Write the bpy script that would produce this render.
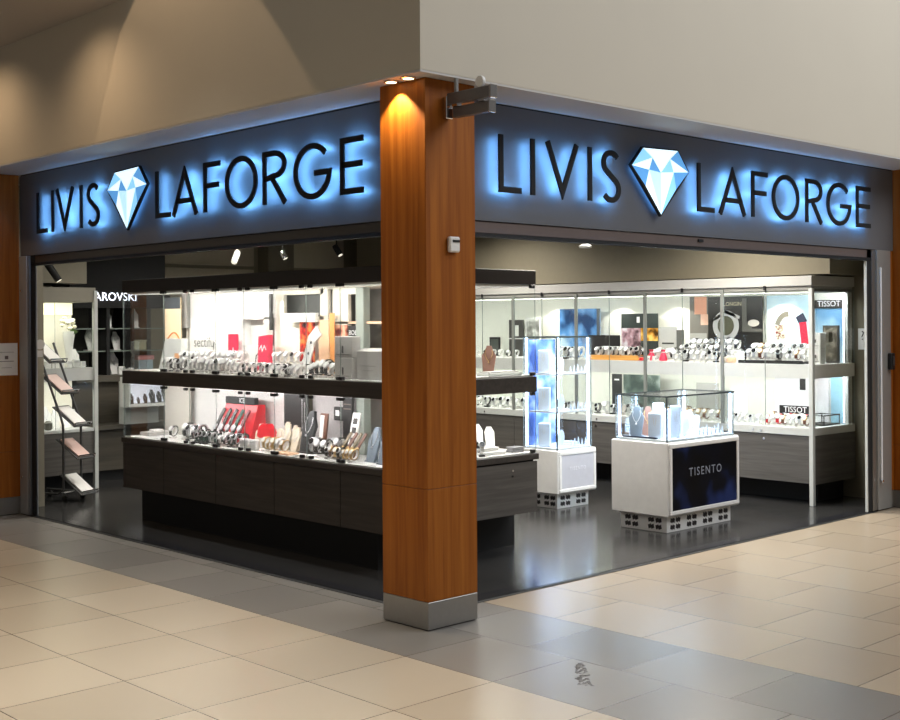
import bpy, math, random
from mathutils import Vector, Matrix
random.seed(7)
PI = math.pi
scene = bpy.context.scene
COL = scene.collection
for o in list(bpy.data.objects): bpy.data.objects.remove(o)

# ------------------------------------------------------------------ camera, world, lights, exposure
def make_camera():
    cd = bpy.data.cameras.new('camera'); co = bpy.data.objects.new('camera', cd); COL.objects.link(co)
    yaw, roll, f = 0.80974, -0.006492, 1232.02
    fw = Vector((math.cos(yaw), math.sin(yaw), 0)); r = Vector((math.sin(yaw), -math.cos(yaw), 0)); up = Vector((0, 0, 1))
    m = Matrix((r, up, -fw)).transposed().to_4x4()
    m = m @ Matrix.Rotation(roll * 1.0, 4, 'Z')
    m.translation = Vector((-4.444, -4.848, 1.65)); co.matrix_world = m
    cd.sensor_fit = 'HORIZONTAL'; cd.sensor_width = 36; cd.lens = f / 900 * 36
    cd.shift_x = 0.0; cd.shift_y = -(360 - 322.47) / 900
    cd.clip_start = 0.05; cd.clip_end = 200
    scene.camera = co
make_camera()

w = bpy.data.worlds.new('mall_air'); scene.world = w; w.use_nodes = True
nt = w.node_tree; bg = nt.nodes['Background']
bg.inputs[0].default_value = (1.0, 0.94, 0.86, 1); bg.inputs[1].default_value = 0.14

scene.view_settings.view_transform = 'Standard'; scene.view_settings.look = 'None'
scene.view_settings.exposure = 0.0; scene.view_settings.gamma = 1.0; scene.view_settings.use_curve_mapping = False
scene.cycles.transparent_max_bounces = 48
scene.cycles.max_bounces = 8
scene.cycles.caustics_reflective = False; scene.cycles.caustics_refractive = False

def area(name, loc, target, sx, sy, power, col=(1, 1, 1), spread=None):
    d = bpy.data.lights.new(name, 'AREA'); d.shape = 'RECTANGLE'; d.size = sx; d.size_y = sy; d.energy = power; d.color = col
    if spread: d.spread = math.radians(spread)
    o = bpy.data.objects.new(name, d); COL.objects.link(o); o.location = loc
    o.rotation_euler = (Vector(target) - Vector(loc)).to_track_quat('-Z', 'Y').to_euler(); return o
def spot(name, loc, target, power, ang, blend, col=(1, 1, 1), r=0.03):
    d = bpy.data.lights.new(name, 'SPOT'); d.energy = power; d.spot_size = math.radians(ang); d.spot_blend = blend; d.color = col; d.shadow_soft_size = r
    o = bpy.data.objects.new(name, d); COL.objects.link(o); o.location = loc
    o.rotation_euler = (Vector(target) - Vector(loc)).to_track_quat('-Z', 'Y').to_euler(); return o
WARM = (1.0, 0.80, 0.58); COOL = (0.86, 0.93, 1.0); NEUT = (1.0, 0.95, 0.87)
def strip(name, loc, length, along, power, col, wide=0.04, tilt=0.0, spread=None):
    """LED strip shining down, long side along x or y; tilt leans its beam towards +x (or +y)"""
    d = bpy.data.lights.new(name, 'AREA'); d.shape = 'RECTANGLE'; d.energy = power; d.color = col
    d.size, d.size_y = (length, wide) if along == 'x' else (wide, length)
    if spread: d.spread = math.radians(spread)
    o = bpy.data.objects.new(name, d); COL.objects.link(o); o.location = loc
    o.rotation_euler = (tilt, 0, 0) if along == 'x' else (0, -tilt, 0); return o
# unseen area light added as assumed atrium daylight, brightening right-hand wall and floor
area('assumed_daylight_fill', (6.0, -6.0, 8.5), (3.6, -3.0, 0), 9, 6, 900, (0.95, 0.97, 1.0))
# downlights in the mall ceiling over the left-hand walkway
for x, y, p in ((-1.8, 3.4, 23), (-2.2, 0.6, 25), (-3.2, -2.2, 30), (-1.2, -3.4, 22), (-2.6, 5.2, 24), (-1.3, 1.9, 10)):
    area('mall_downlight', (x, y, 4.6), (x, y, 0), 0.35, 0.35, p, (1.0, 0.92, 0.80), 75)
# wall washers close to the upper left wall
WASH = (1.0, 0.69, 0.42)
spot('wall_washer', (-0.915, 2.25, 5.3), (-0.915, 2.25, 0), 82, 72.2, 0.05, WASH, 0.012)
spot('wall_washer', (-0.75, 3.30, 3.93), (-0.115, 3.30, 2.2), 30, 125, 1.0, WASH)
spot('wall_washer', (-0.75, 5.05, 3.93), (-0.115, 5.05, 2.2), 34, 125, 1.0, WASH)
# recessed pair in the soffit over the pillar
spot('soffit_downlight', (-0.064, 0.20, 2.952), (-0.02, 0.20, 1.0), 40, 100, 0.4, (1.0, 0.80, 0.52), 0.008)
# unseen area lights added under the shop ceiling for ambient brightness
for x, y, p in ((3.2, 2.4, 58), (4.5, 4.4, 55), (2.9, 5.6, 40), (1.3, 5.2, 16), (4.6, 1.4, 58), (2.9, 1.1, 55)):
    area('shop_ceiling_fill', (x, y, 2.86), (x, y, 0), 0.5, 0.5, p, NEUT, 150)
# LED strips inside the wall cabinets and the display counter
strip('cabinet_strip_upper', (5.415, 3.56, 1.895), 5.4, 'y', 36, (0.97, 1.0, 0.93), tilt=.5)
strip('cabinet_strip_lower', (5.405, 3.56, 1.215), 5.4, 'y', 25, (0.98, 1.0, 0.95), tilt=.5)
strip('counter_strip_upper', (0.765, 2.9, 1.893), 3.3, 'y', 46, (1, 0.97, 0.92), tilt=.55)
strip('counter_strip_lower', (0.765, 2.9, 1.148), 3.3, 'y', 36, (1, 0.96, 0.95), tilt=.55)
strip('cabinet_end_fill', (5.75, .87, 1.895), .6, 'x', 7, (.9, .97, 1.0), tilt=.5)  # added light, lifts the dark end bay above the shelf
strip('cabinet_end_fill', (5.75, .87, 1.215), .6, 'x', 5, (.9, .97, 1.0), tilt=.5)  # added light, lifts the dark end bay below the shelf
strip('counter_end_strip', (1.8, 1.30, 1.89), .6, 'x', 4, (1, 0.97, 0.92))
strip('counter_end_strip', (1.8, 1.30, 1.14), .6, 'x', 4, (1, 0.97, 0.92))
for y in (3.95, 3.0):
    spot('counter_spot', (1.02, y, 1.90), (1.17, y, 1.4), 12, 100, 0.12, (1, 0.95, 0.85), 0.01)
for y in (3.5, 2.75, 1.5, 4.4):
    spot('cabinet_spot', (5.80, y, 1.90), (6.08, y, 1.2), 11, 100, 0.25, (1, 0.97, 0.85), 0.01)
strip('side_cabinet_strip', (1.05, 6.60, 1.86), .8, 'x', 4.5, (1, 1, 0.86), tilt=.4)
strip('side_cabinet_strip_low', (1.05, 6.60, 1.09), .8, 'x', 3.2, (1, 1, 0.92), tilt=.4)
for z, p in ((1.50, 4), (1.172, 3.2), (.84, 3.2)): area('small_tower_fill', (3.88, 2.50, z), (3.88, 2.50, 0), 0.4, 0.35, p, (.72, .85, 1.0))  # added bluish fill lights, besides the tower's own LED posts
area('large_tower_fill', (3.76, 1.13, 1.05), (3.76, 1.13, 0.5), 0.75, 0.42, 11.0, (.60, .79, 1.0))  # added blue fill light over the low tower's deck

# ------------------------------------------------------------------ materials
MATS = {}
def node_mat(name):
    m = bpy.data.materials.new(name); m.use_nodes = True; return m, m.node_tree, m.node_tree.nodes['Principled BSDF']
def lin(c): return tuple(((v / 255) / 12.92 if v / 255 <= .04045 else (((v / 255) + .055) / 1.055) ** 2.4) for v in c)
def M(name, rgb, rough=0.5, metal=0.0, emit=0, var=0.06, scale=18, ecol=None, coat=0):
    """plain surface with a slight procedural mottling"""
    if name in MATS: return MATS[name]
    m, t, b = node_mat(name); c = lin(rgb)
    tc = t.nodes.new('ShaderNodeTexCoord'); n = t.nodes.new('ShaderNodeTexNoise'); n.inputs['Scale'].default_value = scale
    r = t.nodes.new('ShaderNodeValToRGB')
    r.color_ramp.elements[0].color = tuple(v * (1 - var) for v in c) + (1,); r.color_ramp.elements[1].color = tuple(min(1, v * (1 + var)) for v in c) + (1,)
    t.links.new(tc.outputs['Object'], n.inputs['Vector']); t.links.new(n.outputs['Fac'], r.inputs[0]); t.links.new(r.outputs[0], b.inputs['Base Color'])
    b.inputs['Roughness'].default_value = rough; b.inputs['Metallic'].default_value = metal
    if coat: b.inputs['Coat Weight'].default_value = coat; b.inputs['Coat Roughness'].default_value = .12
    if emit:
        b.inputs['Emission Color'].default_value = (ecol and lin(ecol) or c) + (1,); b.inputs['Emission Strength'].default_value = emit
    MATS[name] = m; return m
def grain(name, c1, c2, axis, rough=0.4, stretch=22, scale=1.0, coat=0.0, lo=.3, hi=.7):
    """veneer or laminate: noise drawn out along one axis"""
    m, t, b = node_mat(name)
    tc = t.nodes.new('ShaderNodeTexCoord'); mp = t.nodes.new('ShaderNodeMapping')
    s = [stretch * scale] * 3; s['xyz'.index(axis)] = 0.9 * scale
    mp.inputs['Scale'].default_value = s
    n = t.nodes.new('ShaderNodeTexNoise'); n.inputs['Scale'].default_value = 1.6; n.inputs['Detail'].default_value = 6; n.inputs['Distortion'].default_value = .6
    r = t.nodes.new('ShaderNodeValToRGB'); r.color_ramp.elements[0].position = lo; r.color_ramp.elements[1].position = hi
    r.color_ramp.elements[0].color = lin(c1) + (1,); r.color_ramp.elements[1].color = lin(c2) + (1,)
    t.links.new(tc.outputs['Object'], mp.inputs[0]); t.links.new(mp.outputs[0], n.inputs['Vector']); t.links.new(n.outputs['Fac'], r.inputs[0]); t.links.new(r.outputs[0], b.inputs['Base Color'])
    b.inputs['Roughness'].default_value = rough
    if coat: b.inputs['Coat Weight'].default_value = coat; b.inputs['Coat Roughness'].default_value = .2
    MATS[name] = m; return m
def glass(name, tint=(0.97, 0.99, 0.98), k=0.75):
    m = bpy.data.materials.new(name); m.use_nodes = True; t = m.node_tree; t.nodes.clear()
    o = t.nodes.new('ShaderNodeOutputMaterial'); mx = t.nodes.new('ShaderNodeMixShader'); tr = t.nodes.new('ShaderNodeBsdfTransparent'); g = t.nodes.new('ShaderNodeBsdfGlossy')
    fr = t.nodes.new('ShaderNodeFresnel'); mu = t.nodes.new('ShaderNodeMath'); mu.operation = 'MULTIPLY'; mu.inputs[1].default_value = k; fr.inputs[0].default_value = 1.3
    tr.inputs[0].default_value = tint + (1,); g.inputs['Roughness'].default_value = 0.02
    t.links.new(fr.outputs[0], mu.inputs[0]); t.links.new(mu.outputs[0], mx.inputs[0]); t.links.new(tr.outputs[0], mx.inputs[1]); t.links.new(g.outputs[0], mx.inputs[2]); t.links.new(mx.outputs[0], o.inputs[0])
    MATS[name] = m; return m
def picture(name, c1, c2, c3, scale=4, emit=0, rough=.25):
    """a printed picture: blurred patches of three inks"""
    if name in MATS: return MATS[name]
    m, t, b = node_mat(name)
    tc = t.nodes.new('ShaderNodeTexCoord'); n = t.nodes.new('ShaderNodeTexNoise'); n.inputs['Scale'].default_value = scale; n.inputs['Detail'].default_value = 2
    r = t.nodes.new('ShaderNodeValToRGB'); e = r.color_ramp.elements
    e[0].position = .36; e[0].color = lin(c1) + (1,); e[1].position = .62; e[1].color = lin(c3) + (1,); k = e.new(.49); k.color = lin(c2) + (1,)
    t.links.new(tc.outputs['Object'], n.inputs['Vector']); t.links.new(n.outputs['Fac'], r.inputs[0]); t.links.new(r.outputs[0], b.inputs['Base Color']); b.inputs['Roughness'].default_value = rough
    if emit: t.links.new(r.outputs[0], b.inputs['Emission Color']); b.inputs['Emission Strength'].default_value = emit
    MATS[name] = m; return m

def mall_floor():
    m, t, b = node_mat('mall_tiles'); N = t.nodes.new; L = t.links.new
    tc = N('ShaderNodeTexCoord'); sp = N('ShaderNodeSeparateXYZ'); L(tc.outputs['Object'], sp.inputs[0])
    def math_(op, a, bb=None, c=None):
        n = N('ShaderNodeMath'); n.operation = op
        for i, v in enumerate((a, bb, c)):
            if v is None: continue
            if isinstance(v, (int, float)): n.inputs[i].default_value = v
            else: L(v, n.inputs[i])
        return n.outputs[0]
    X, Y = sp.outputs[0], sp.outputs[1]
    # laying bands: left field starts at x=-0.41, grey band to x=0.70, right field beyond
    left = math_('LESS_THAN', X, -0.41); right = math_('GREATER_THAN', X, 0.70)
    gx = math_('ADD', X, 0.41)
    ux = math_('ADD', math_('DIVIDE', gx, 0.60), math_('MULTIPLY', right, 0.15)); uxb = math_('DIVIDE', gx, 0.555)
    band = math_('SUBTRACT', 1.0, math_('MAXIMUM', left, right))
    u = math_('ADD', math_('MULTIPLY', uxb, band), math_('MULTIPLY', ux, math_('SUBTRACT', 1.0, band)))
    row = math_('FLOOR', u)
    off = math_('MULTIPLY', math_('MODULO', math_('ABSOLUTE', row), 2.0), math_('MULTIPLY', math_('MAXIMUM', right, band), 0.5))
    v = math_('ADD', math_('DIVIDE', math_('SUBTRACT', Y, 0.33), 0.605), off)
    col = math_('FLOOR', v)
    fu = math_('FRACT', u); fv = math_('FRACT', v)
    du = math_('MINIMUM', fu, math_('SUBTRACT', 1.0, fu)); dv = math_('MINIMUM', fv, math_('SUBTRACT', 1.0, fv))
    joint = math_('LESS_THAN', math_('MINIMUM', du, dv), 0.0042)
    cid = N('ShaderNodeCombineXYZ'); L(row, cid.inputs[0]); L(col, cid.inputs[1]); L(band, cid.inputs[2])
    wn = N('ShaderNodeTexWhiteNoise'); wn.noise_dimensions = '3D'; L(cid.outputs[0], wn.inputs['Vector'])
    def mixc(f, a, c):
        n = N('ShaderNodeMix'); n.data_type = 'RGBA'
        if isinstance(f, (int, float)): n.inputs[0].default_value = f
        else: L(f, n.inputs[0])
        for i, q in ((6, a), (7, c)):
            if isinstance(q, tuple): n.inputs[i].default_value = lin(q) + (1,)
            else: L(q, n.inputs[i])
        return n.outputs[2]
    beige = mixc(wn.outputs[0], (174, 162, 143), (186, 174, 155))
    rbeige = mixc(wn.outputs[0], (158, 143, 123), (167, 152, 131))
    grey = mixc(wn.outputs[0], (118, 115, 110), (134, 130, 124))
    c = mixc(right, beige, rbeige); c = mixc(band, c, grey)
    ns = N('ShaderNodeTexNoise'); ns.inputs['Scale'].default_value = 0.9; ns.inputs['Detail'].default_value = 1; L(tc.outputs['Object'], ns.inputs['Vector'])
    mot = math_('MULTIPLY_ADD', ns.outputs[0], 0.05, 0.975)
    mm = N('ShaderNodeMix'); mm.data_type = 'RGBA'; mm.blend_type = 'MULTIPLY'; mm.inputs[0].default_value = 1
    L(c, mm.inputs[6]); L(mot, mm.inputs[7])
    c = mixc(joint, mm.outputs[2], (84, 77, 68))
    L(c, b.inputs['Base Color'])
    b.inputs['Roughness'].default_value = 0.27
    b.inputs['Specular IOR Level'].default_value = 0.55
    return m
def shop_floor():
    m, t, b = node_mat('slate_tiles'); N = t.nodes.new; L = t.links.new
    tc = N('ShaderNodeTexCoord'); br = N('ShaderNodeTexBrick'); br.offset = 0.5
    for k, v in (('Scale', 1.0), ('Mortar Size', .003), ('Brick Width', .6), ('Row Height', .6), ('Bias', 0)): br.inputs[k].default_value = v
    br.inputs['Color1'].default_value = lin((43, 43, 43)) + (1,); br.inputs['Color2'].default_value = lin((50, 49, 48)) + (1,); br.inputs['Mortar'].default_value = lin((28, 28, 28)) + (1,)
    L(tc.outputs['Object'], br.inputs[0]); L(br.outputs[0], b.inputs['Base Color'])
    b.inputs['Roughness'].default_value = .2
    b.inputs['Specular IOR Level'].default_value = .5
    return m

WOOD = grain('cherry_veneer', (128, 66, 10), (168, 100, 32), 'z', .5, 22, .8, .0, .25, .75)
WOOD.node_tree.nodes['Principled BSDF'].inputs['Specular IOR Level'].default_value = .25
LAM = grain('dark_oak_laminate', (46, 41, 37), (64, 58, 53), 'y', .55, 16, 1.4)
LAMX = grain('dark_oak_laminate_across', (54, 49, 44), (76, 70, 64), 'x', .55, 16, 1.4)
LAMG = grain('grey_oak_laminate', (72, 69, 65), (94, 90, 86), 'y', .55, 16, 1.4)
LAMGX = grain('grey_oak_laminate_across', (72, 69, 65), (94, 90, 86), 'x', .55, 16, 1.4)
CANO = M('canopy_dark_brown', (42, 35, 30), .5)
STEEL = M('brushed_steel', (165, 163, 160), .34, .9, var=.05, scale=40)
ALU = M('grey_aluminium', (160, 160, 158), .4, .55)
CHROME = M('chrome', (215, 215, 218), .12, 1)
BLACK = M('black_plastic', (14, 14, 15), .5); LETTER = M('satin_black_letter', (6, 6, 7), .75)
MBLACK = M('matt_black', (10, 10, 10), .7)
BOARD = M('black_board', (24, 22, 24), .45)
WHITE = M('white_lacquer', (232, 231, 228), .35)
CREAM = M('cream_panel', (236, 232, 216), .55)
GREIGE = M('greige_paint', (136, 130, 114), .7)
WALLP = M('warm_wall_paint', (200, 193, 178), .75, var=.02, scale=3)
CEILP = M('ceiling_paint', (180, 172, 165), .8, var=.02)
SOFF = M('soffit_paint', (200, 198, 196), .6, var=.02)
FASCIA = M('graphite_fascia', (96, 96, 98), .5, .1, var=.03)
OLIVE = M('olive_wall', (116, 109, 91), .75)
DOLIVE = M('dark_olive_trim', (92, 86, 72), .7)
GREYW = M('grey_white_lacquer', (196, 198, 194), .4)
GLASS = glass('clear_glass', (.985, .995, .99), .42); GEDGE = M('glass_edge', (112, 122, 116), .3)
PAPER = M('paper_white', (238, 236, 232), .6)
LGREY = M('light_grey_card', (188, 186, 182), .6)
ACRYL = M('frosted_white_acrylic', (236, 242, 250), .25)
LEDW = M('led_strip_white', (235, 242, 255), .5, emit=3.2)
LEDC = M('led_cabinet', (250, 252, 240), .5, emit=.5)
HALO = M('sign_halo_led', (60, 150, 255), .5, emit=58, ecol=(112, 182, 255)); HALOG = M('gem_halo_led', (60, 150, 255), .5, emit=5, ecol=(96, 170, 255))
RED = M('signal_red', (205, 22, 38), .4); PINKRED = M('raspberry_red', (214, 40, 78), .45)
ORANGE = M('orange_board', (226, 120, 40), .5); PEACH = M('peach_card', (238, 196, 160), .6)
SILVER = M('silver', (214, 214, 216), .35, .55); GOLD = M('gold', (206, 172, 116), .3, .8)
BROWN = M('brown_leather', (104, 62, 44), .5); TAN = M('tan_velvet', (128, 92, 78), .7)
GREYB = M('grey_blue_velvet', (108, 120, 132), .6); GREEN = M('dark_green_strap', (16, 62, 48), .5)
HONEY = grain('honey_wood', (206, 140, 66), (232, 172, 92), 'y', .4, 20)
INK = M('printed_dark_ink', (48, 44, 44), .6); WINK = M('white_ink_glow', (240, 240, 240), .5, emit=.1)  # white ink given a slight glow so dim lettering reads brighter
LWINK = M('lit_white_letters', (240, 242, 255), .5, emit=2.5)
GREENL = M('plant_leaf', (70, 90, 44), .6)
BLUEP = picture('blue_print', (110, 160, 200), (160, 198, 222), (206, 226, 238), 3)
SCREEN = picture('navy_screen_image', (2, 2, 4), (3, 5, 14), (22, 32, 66), 2.6, .5, .4)
SCREEN.node_tree.nodes['Principled BSDF'].inputs['Specular IOR Level'].default_value = .1

# ------------------------------------------------------------------ mesh builder
class B:
    def __init__(s): s.v = []; s.f = []; s.mi = []
    def add(s, vs, fs, mi=0):
        o = len(s.v); s.v += [Vector(p) for p in vs]
        for f in fs: s.f.append([i + o for i in f]); s.mi.append(mi)
        return s
    def box(s, x0, x1, y0, y1, z0, z1, mi=0, c=0.0):
        x0, x1 = sorted((x0, x1)); y0, y1 = sorted((y0, y1)); z0, z1 = sorted((z0, z1))
        c = min(c, (x1 - x0) * .45, (y1 - y0) * .45, (z1 - z0) * .45)
        if c <= 0:
            vs = [(x, y, z) for z in (z0, z1) for x, y in ((x0, y0), (x1, y0), (x1, y1), (x0, y1))]
            return s.add(vs, [(3, 2, 1, 0), (4, 5, 6, 7), (0, 1, 5, 4), (1, 2, 6, 5), (2, 3, 7, 6), (3, 0, 4, 7)], mi)
        def ring(a, z):
            return [(x0 + a, y0 + a, z), (x1 - a, y0 + a, z), (x1 - a, y1 - a, z), (x0 + a, y1 - a, z)]
        # chamfered horizontal and vertical edges
        def ring8(a, z):
            X0, X1, Y0, Y1 = x0 + a, x1 - a, y0 + a, y1 - a; k = c if a == 0 else 0.0005
            return [(X0 + k, Y0, z), (X1 - k, Y0, z), (X1, Y0 + k, z), (X1, Y1 - k, z), (X1 - k, Y1, z), (X0 + k, Y1, z), (X0, Y1 - k, z), (X0, Y0 + k, z)]
        vs = ring8(c, z0) + ring8(0, z0 + c) + ring8(0, z1 - c) + ring8(c, z1)
        fs = [tuple(reversed(range(8))), tuple(range(24, 32))]
        for k in range(3):
            for i in range(8): j = (i + 1) % 8; fs.append((k * 8 + i, k * 8 + j, k * 8 + 8 + j, k * 8 + 8 + i))
        return s.add(vs, fs, mi)
    def tube(s, pts, r, seg=8, mi=0, closed=False, r2=None):
        pts = [Vector(p) for p in pts]; n = len(pts); vs = []; prev = None
        for i, p in enumerate(pts):
            a = pts[(i - 1) % n] if (closed or i > 0) else p; b = pts[(i + 1) % n] if (closed or i < n - 1) else p
            d = (b - a).normalized()
            if prev is None:
                q = Vector((0, 0, 1)) if abs(d.z) < .9 else Vector((1, 0, 0)); e = d.cross(q).normalized()
            else:
                e = (prev - d * prev.dot(d)).normalized()
            prev = e; g = d.cross(e); rr = r if r2 is None else r + (r2 - r) * i / (n - 1)
            for k in range(seg):
                t = 2 * PI * k / seg; vs.append(p + e * math.cos(t) * rr + g * math.sin(t) * rr)
        fs = []
        for i in range(n if closed else n - 1):
            for k in range(seg):
                j = (i + 1) % n; fs.append((i * seg + k, i * seg + (k + 1) % seg, j * seg + (k + 1) % seg, j * seg + k))
        if not closed: fs += [tuple(reversed(range(seg))), tuple(range((n - 1) * seg, n * seg))]
        return s.add(vs, fs, mi)
    def lathe(s, prof, loc=(0, 0, 0), seg=16, mi=0, axis=None):
        """profile of (radius, height); closed top and bottom"""
        L = Vector(loc); R = axis.to_track_quat('Z', 'Y').to_matrix() if axis is not None else Matrix.Identity(3); vs = []
        for r, z in prof:
            for k in range(seg): t = 2 * PI * k / seg; vs.append(L + R @ Vector((r * math.cos(t), r * math.sin(t), z)))
        fs = [tuple(reversed(range(seg))), tuple(range((len(prof) - 1) * seg, len(prof) * seg))]
        for i in range(len(prof) - 1):
            for k in range(seg): fs.append((i * seg + k, i * seg + (k + 1) % seg, (i + 1) * seg + (k + 1) % seg, (i + 1) * seg + k))
        return s.add(vs, fs, mi)
    def prism(s, poly, fn, d0, d1, mi=0, smi=None):
        """poly of (a,b); fn(a,b,d) gives the point"""
        n = len(poly); vs = [fn(a, b, d0) for a, b in poly] + [fn(a, b, d1) for a, b in poly]
        s.add(vs, [tuple(reversed(range(n))), tuple(range(n, 2 * n))], mi)
        o = len(s.v) - 2 * n
        for i in range(n): s.f.append([o + i, o + (i + 1) % n, o + n + (i + 1) % n, o + n + i]); s.mi.append(mi if smi is None else smi)
        return s
    def ribbon(s, pts, t, fn, d0, d1, mi=0, closed=False):
        """a stroke of width t along pts, extruded between d0 and d1"""
        n = len(pts); P = [Vector((p[0], p[1])) for p in pts]; Lq = []; Rq = []
        for i in range(n):
            a = P[(i - 1) % n] if (closed or i > 0) else None; b = P[(i + 1) % n] if (closed or i < n - 1) else None
            ds = [x for x in ((P[i] - a).normalized() if a is not None else None, (b - P[i]).normalized() if b is not None else None) if x is not None]
            ns = [Vector((-d.y, d.x)) for d in ds]
            if len(ns) == 2:
                m = (ns[0] + ns[1]).normalized(); k = 1 / max(.35, m.dot(ns[0]))
            else: m = ns[0]; k = 1
            Lq.append(P[i] + m * t / 2 * k); Rq.append(P[i] - m * t / 2 * k)
        vs = []
        for d in (d0, d1): vs += [fn(p.x, p.y, d) for p in Lq] + [fn(p.x, p.y, d) for p in Rq]
        fs = []
        for i in range(n if closed else n - 1):
            j = (i + 1) % n
            fs += [(i, n + i, n + j, j), (2 * n + i, 2 * n + j, 3 * n + j, 3 * n + i), (i, j, 2 * n + j, 2 * n + i), (n + j, n + i, 3 * n + i, 3 * n + j)]
        if not closed: fs += [(0, 2 * n, 3 * n, n), (n - 1, 2 * n - 1, 4 * n - 1, 3 * n - 1)]
        return s.add(vs, fs, mi)

OFF = {}
def build(name, b, mats, parent=None, label=None, smooth=False, loc=None):
    """link the collected shapes as one mesh; coordinates were given in the world (or the parent's) frame"""
    base = OFF[parent.name] if parent is not None else (Vector(loc) if loc is not None else Vector((0, 0, 0)))
    me = bpy.data.meshes.new(name); me.from_pydata([v - base for v in b.v], [], b.f)
    if not isinstance(mats, (list, tuple)): mats = [mats]
    for m in mats: me.materials.append(m)
    me.polygons.foreach_set('material_index', b.mi)
    if smooth: me.polygons.foreach_set('use_smooth', [True] * len(me.polygons))
    me.update()
    import bmesh
    bm = bmesh.new(); bm.from_mesh(me); bmesh.ops.recalc_face_normals(bm, faces=bm.faces); bm.to_mesh(me); bm.free()
    if smooth:
        try: me.set_sharp_from_angle(angle=math.radians(40))
        except Exception: pass
    o = bpy.data.objects.new(name, me); COL.objects.link(o)
    if parent is not None: o.parent = parent
    elif loc is not None: o.location = loc
    OFF[o.name] = base
    if label: o['label'] = label
    return o
def thing(name, label, cat, loc=(0, 0, 0), group=None):
    o = bpy.data.objects.new(name, None); COL.objects.link(o); o.location = loc; o.empty_display_size = .05
    o['label'] = label; o['category'] = cat
    if group: o['group'] = group
    OFF[o.name] = Vector(loc); return o
def tag(o, label, cat, group=None):
    o['label'] = label; o['category'] = cat
    if group: o['group'] = group
    return o
def struct(name, b, mats, smooth=False):
    o = build(name, b, mats); o['kind'] = 'structure'; return o
def kids(o): return [c for c in bpy.data.objects if c.parent is o]
KID = {}
def dup(root, loc, rz=0, label=None, group=None, s=1.0):
    def rec(o, p):
        c = o.copy(); COL.objects.link(c)
        if p is not None: c.parent = p
        for ch in KID.setdefault(o.name, kids(o)): rec(ch, c)
        return c
    r = rec(root, None); r.location = loc; r.rotation_euler = (0, 0, rz); r.scale = (s, s, s)
    if label: r['label'] = label
    if group: r['group'] = group
    elif 'group' in r: del r['group']
    return r
def text_mesh(txt, size, fn, d, font_scale=1.0, space=1.0):
    """flat built-in lettering turned into a mesh; fn(a,b,d) places it; centred on a=0,b=0"""
    cu = bpy.data.curves.new('lettering', 'FONT'); cu.body = txt; cu.size = size; cu.align_x = 'CENTER'; cu.align_y = 'CENTER'; cu.resolution_u = 3; cu.space_character = space
    ob = bpy.data.objects.new('lettering', cu); COL.objects.link(ob)
    dg = bpy.context.evaluated_depsgraph_get(); me = ob.evaluated_get(dg).to_mesh()
    b = B(); b.add([fn(v.co.x * font_scale, v.co.y, d) for v in me.vertices], [tuple(p.vertices) for p in me.polygons])
    ob.evaluated_get(dg).to_mesh_clear(); bpy.data.objects.remove(ob); bpy.data.curves.remove(cu)
    return b

# ------------------------------------------------------------------ setting
MF = mall_floor()
struct('floor', B().box(-9, 9, -9, 9.5, -.12, 0), MF)
b = B(); b.add([(.30, .30, .004), (5.45, .30, .004), (6.3, .6, .004), (6.3, 7.4, .004), (.29, 7.4, .004)], [(0, 1, 2, 3, 4)])
b = B(); b.box(.29, 6.3, .31, 7.4, .0, .006)
struct('floor_shop', b, shop_floor())
b = B(); b.box(.262, .30, .372, 5.55, 0, .004, c=.001); struct('trim_1', b, MBLACK)
b = B(); b.box(.372, 5.5, .285, .325, 0, .004, c=.001); struct('trim_2', b, MBLACK)
b = B(); b.box(.30, .40, .372, 5.55, .0, .0075); struct('trim_3', b, M('threshold_slate', (40, 40, 43), .16))
b = B(); b.box(.372, 5.5, .325, .43, .0, .0075); struct('trim_4', b, M('threshold_slate', (40, 40, 43), .16))
# upper walls and soffit
b = B(); b.box(-.113, .27, -.088, 9.5, 2.963, 2.975); b.box(.27, 9, -.088, .30, 2.963, 2.975); struct('trim_5', b, SOFF)
b = B(); b.box(-.115, -.02, -.088, 9.5, 2.9752, 5.4); struct('wall_upper_left', b, WALLP)
b = B(); b.box(-.1148, 9, -.09, .02, 2.9752, 5.4); struct('wall_upper_right', b, WALLP)
struct('ceiling', B().box(-5.5, -.115, 2.95, 9.5, 3.94, 4.05), CEILP)
# shop shell
struct('wall_back', B().box(.27, 6.4, 7.72, 7.85, 0, 3.0), OLIVE)
struct('wall_shop_right', B().box(6.16, 6.4, .33, 7.72, 0, 3.0), OLIVE)
struct('ceiling_shop', B().box(.30, 6.4, .33, 7.85, 2.90, 2.98), M('shop_ceiling_paint', (170, 164, 150), .8))
struct('wall_return_left', B().box(.31, .60, 5.80, 6.9, 0.006, 2.9), GREIGE)
struct('wall_shop_left', B().box(.10, .31, 6.21, 7.85, 0, 2.96), GREIGE)
struct('wall_bulkhead_left', B().box(.60, 1.40, 6.53, 7.0, 2.06, 2.9), GREIGE)
struct('wall_return_right', B().box(5.80, 6.16, .36, .44, 0.006, 2.9), GREIGE)
# panels and column on the back wall
b = B()
for x0, x1 in ((2.75, 4.2), (4.72, 5.6)):
    b.box(x0, x1, 7.69, 7.72, 1.9, 2.31, c=.004); b.box(x0, x1, 7.69, 7.72, 2.35, 2.75, c=.004)
struct('trim_6', b, M('back_wall_panel', (158, 148, 128), .6))
struct('trim_7', B().box(4.28, 4.66, 7.5, 7.72, 0, 2.9), DOLIVE)
# bulkhead over the right wall cabinets
struct('wall_bulkhead_right', B().box(5.50, 6.16, .72, 7.3, 2.06, 2.9), OLIVE)

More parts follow.
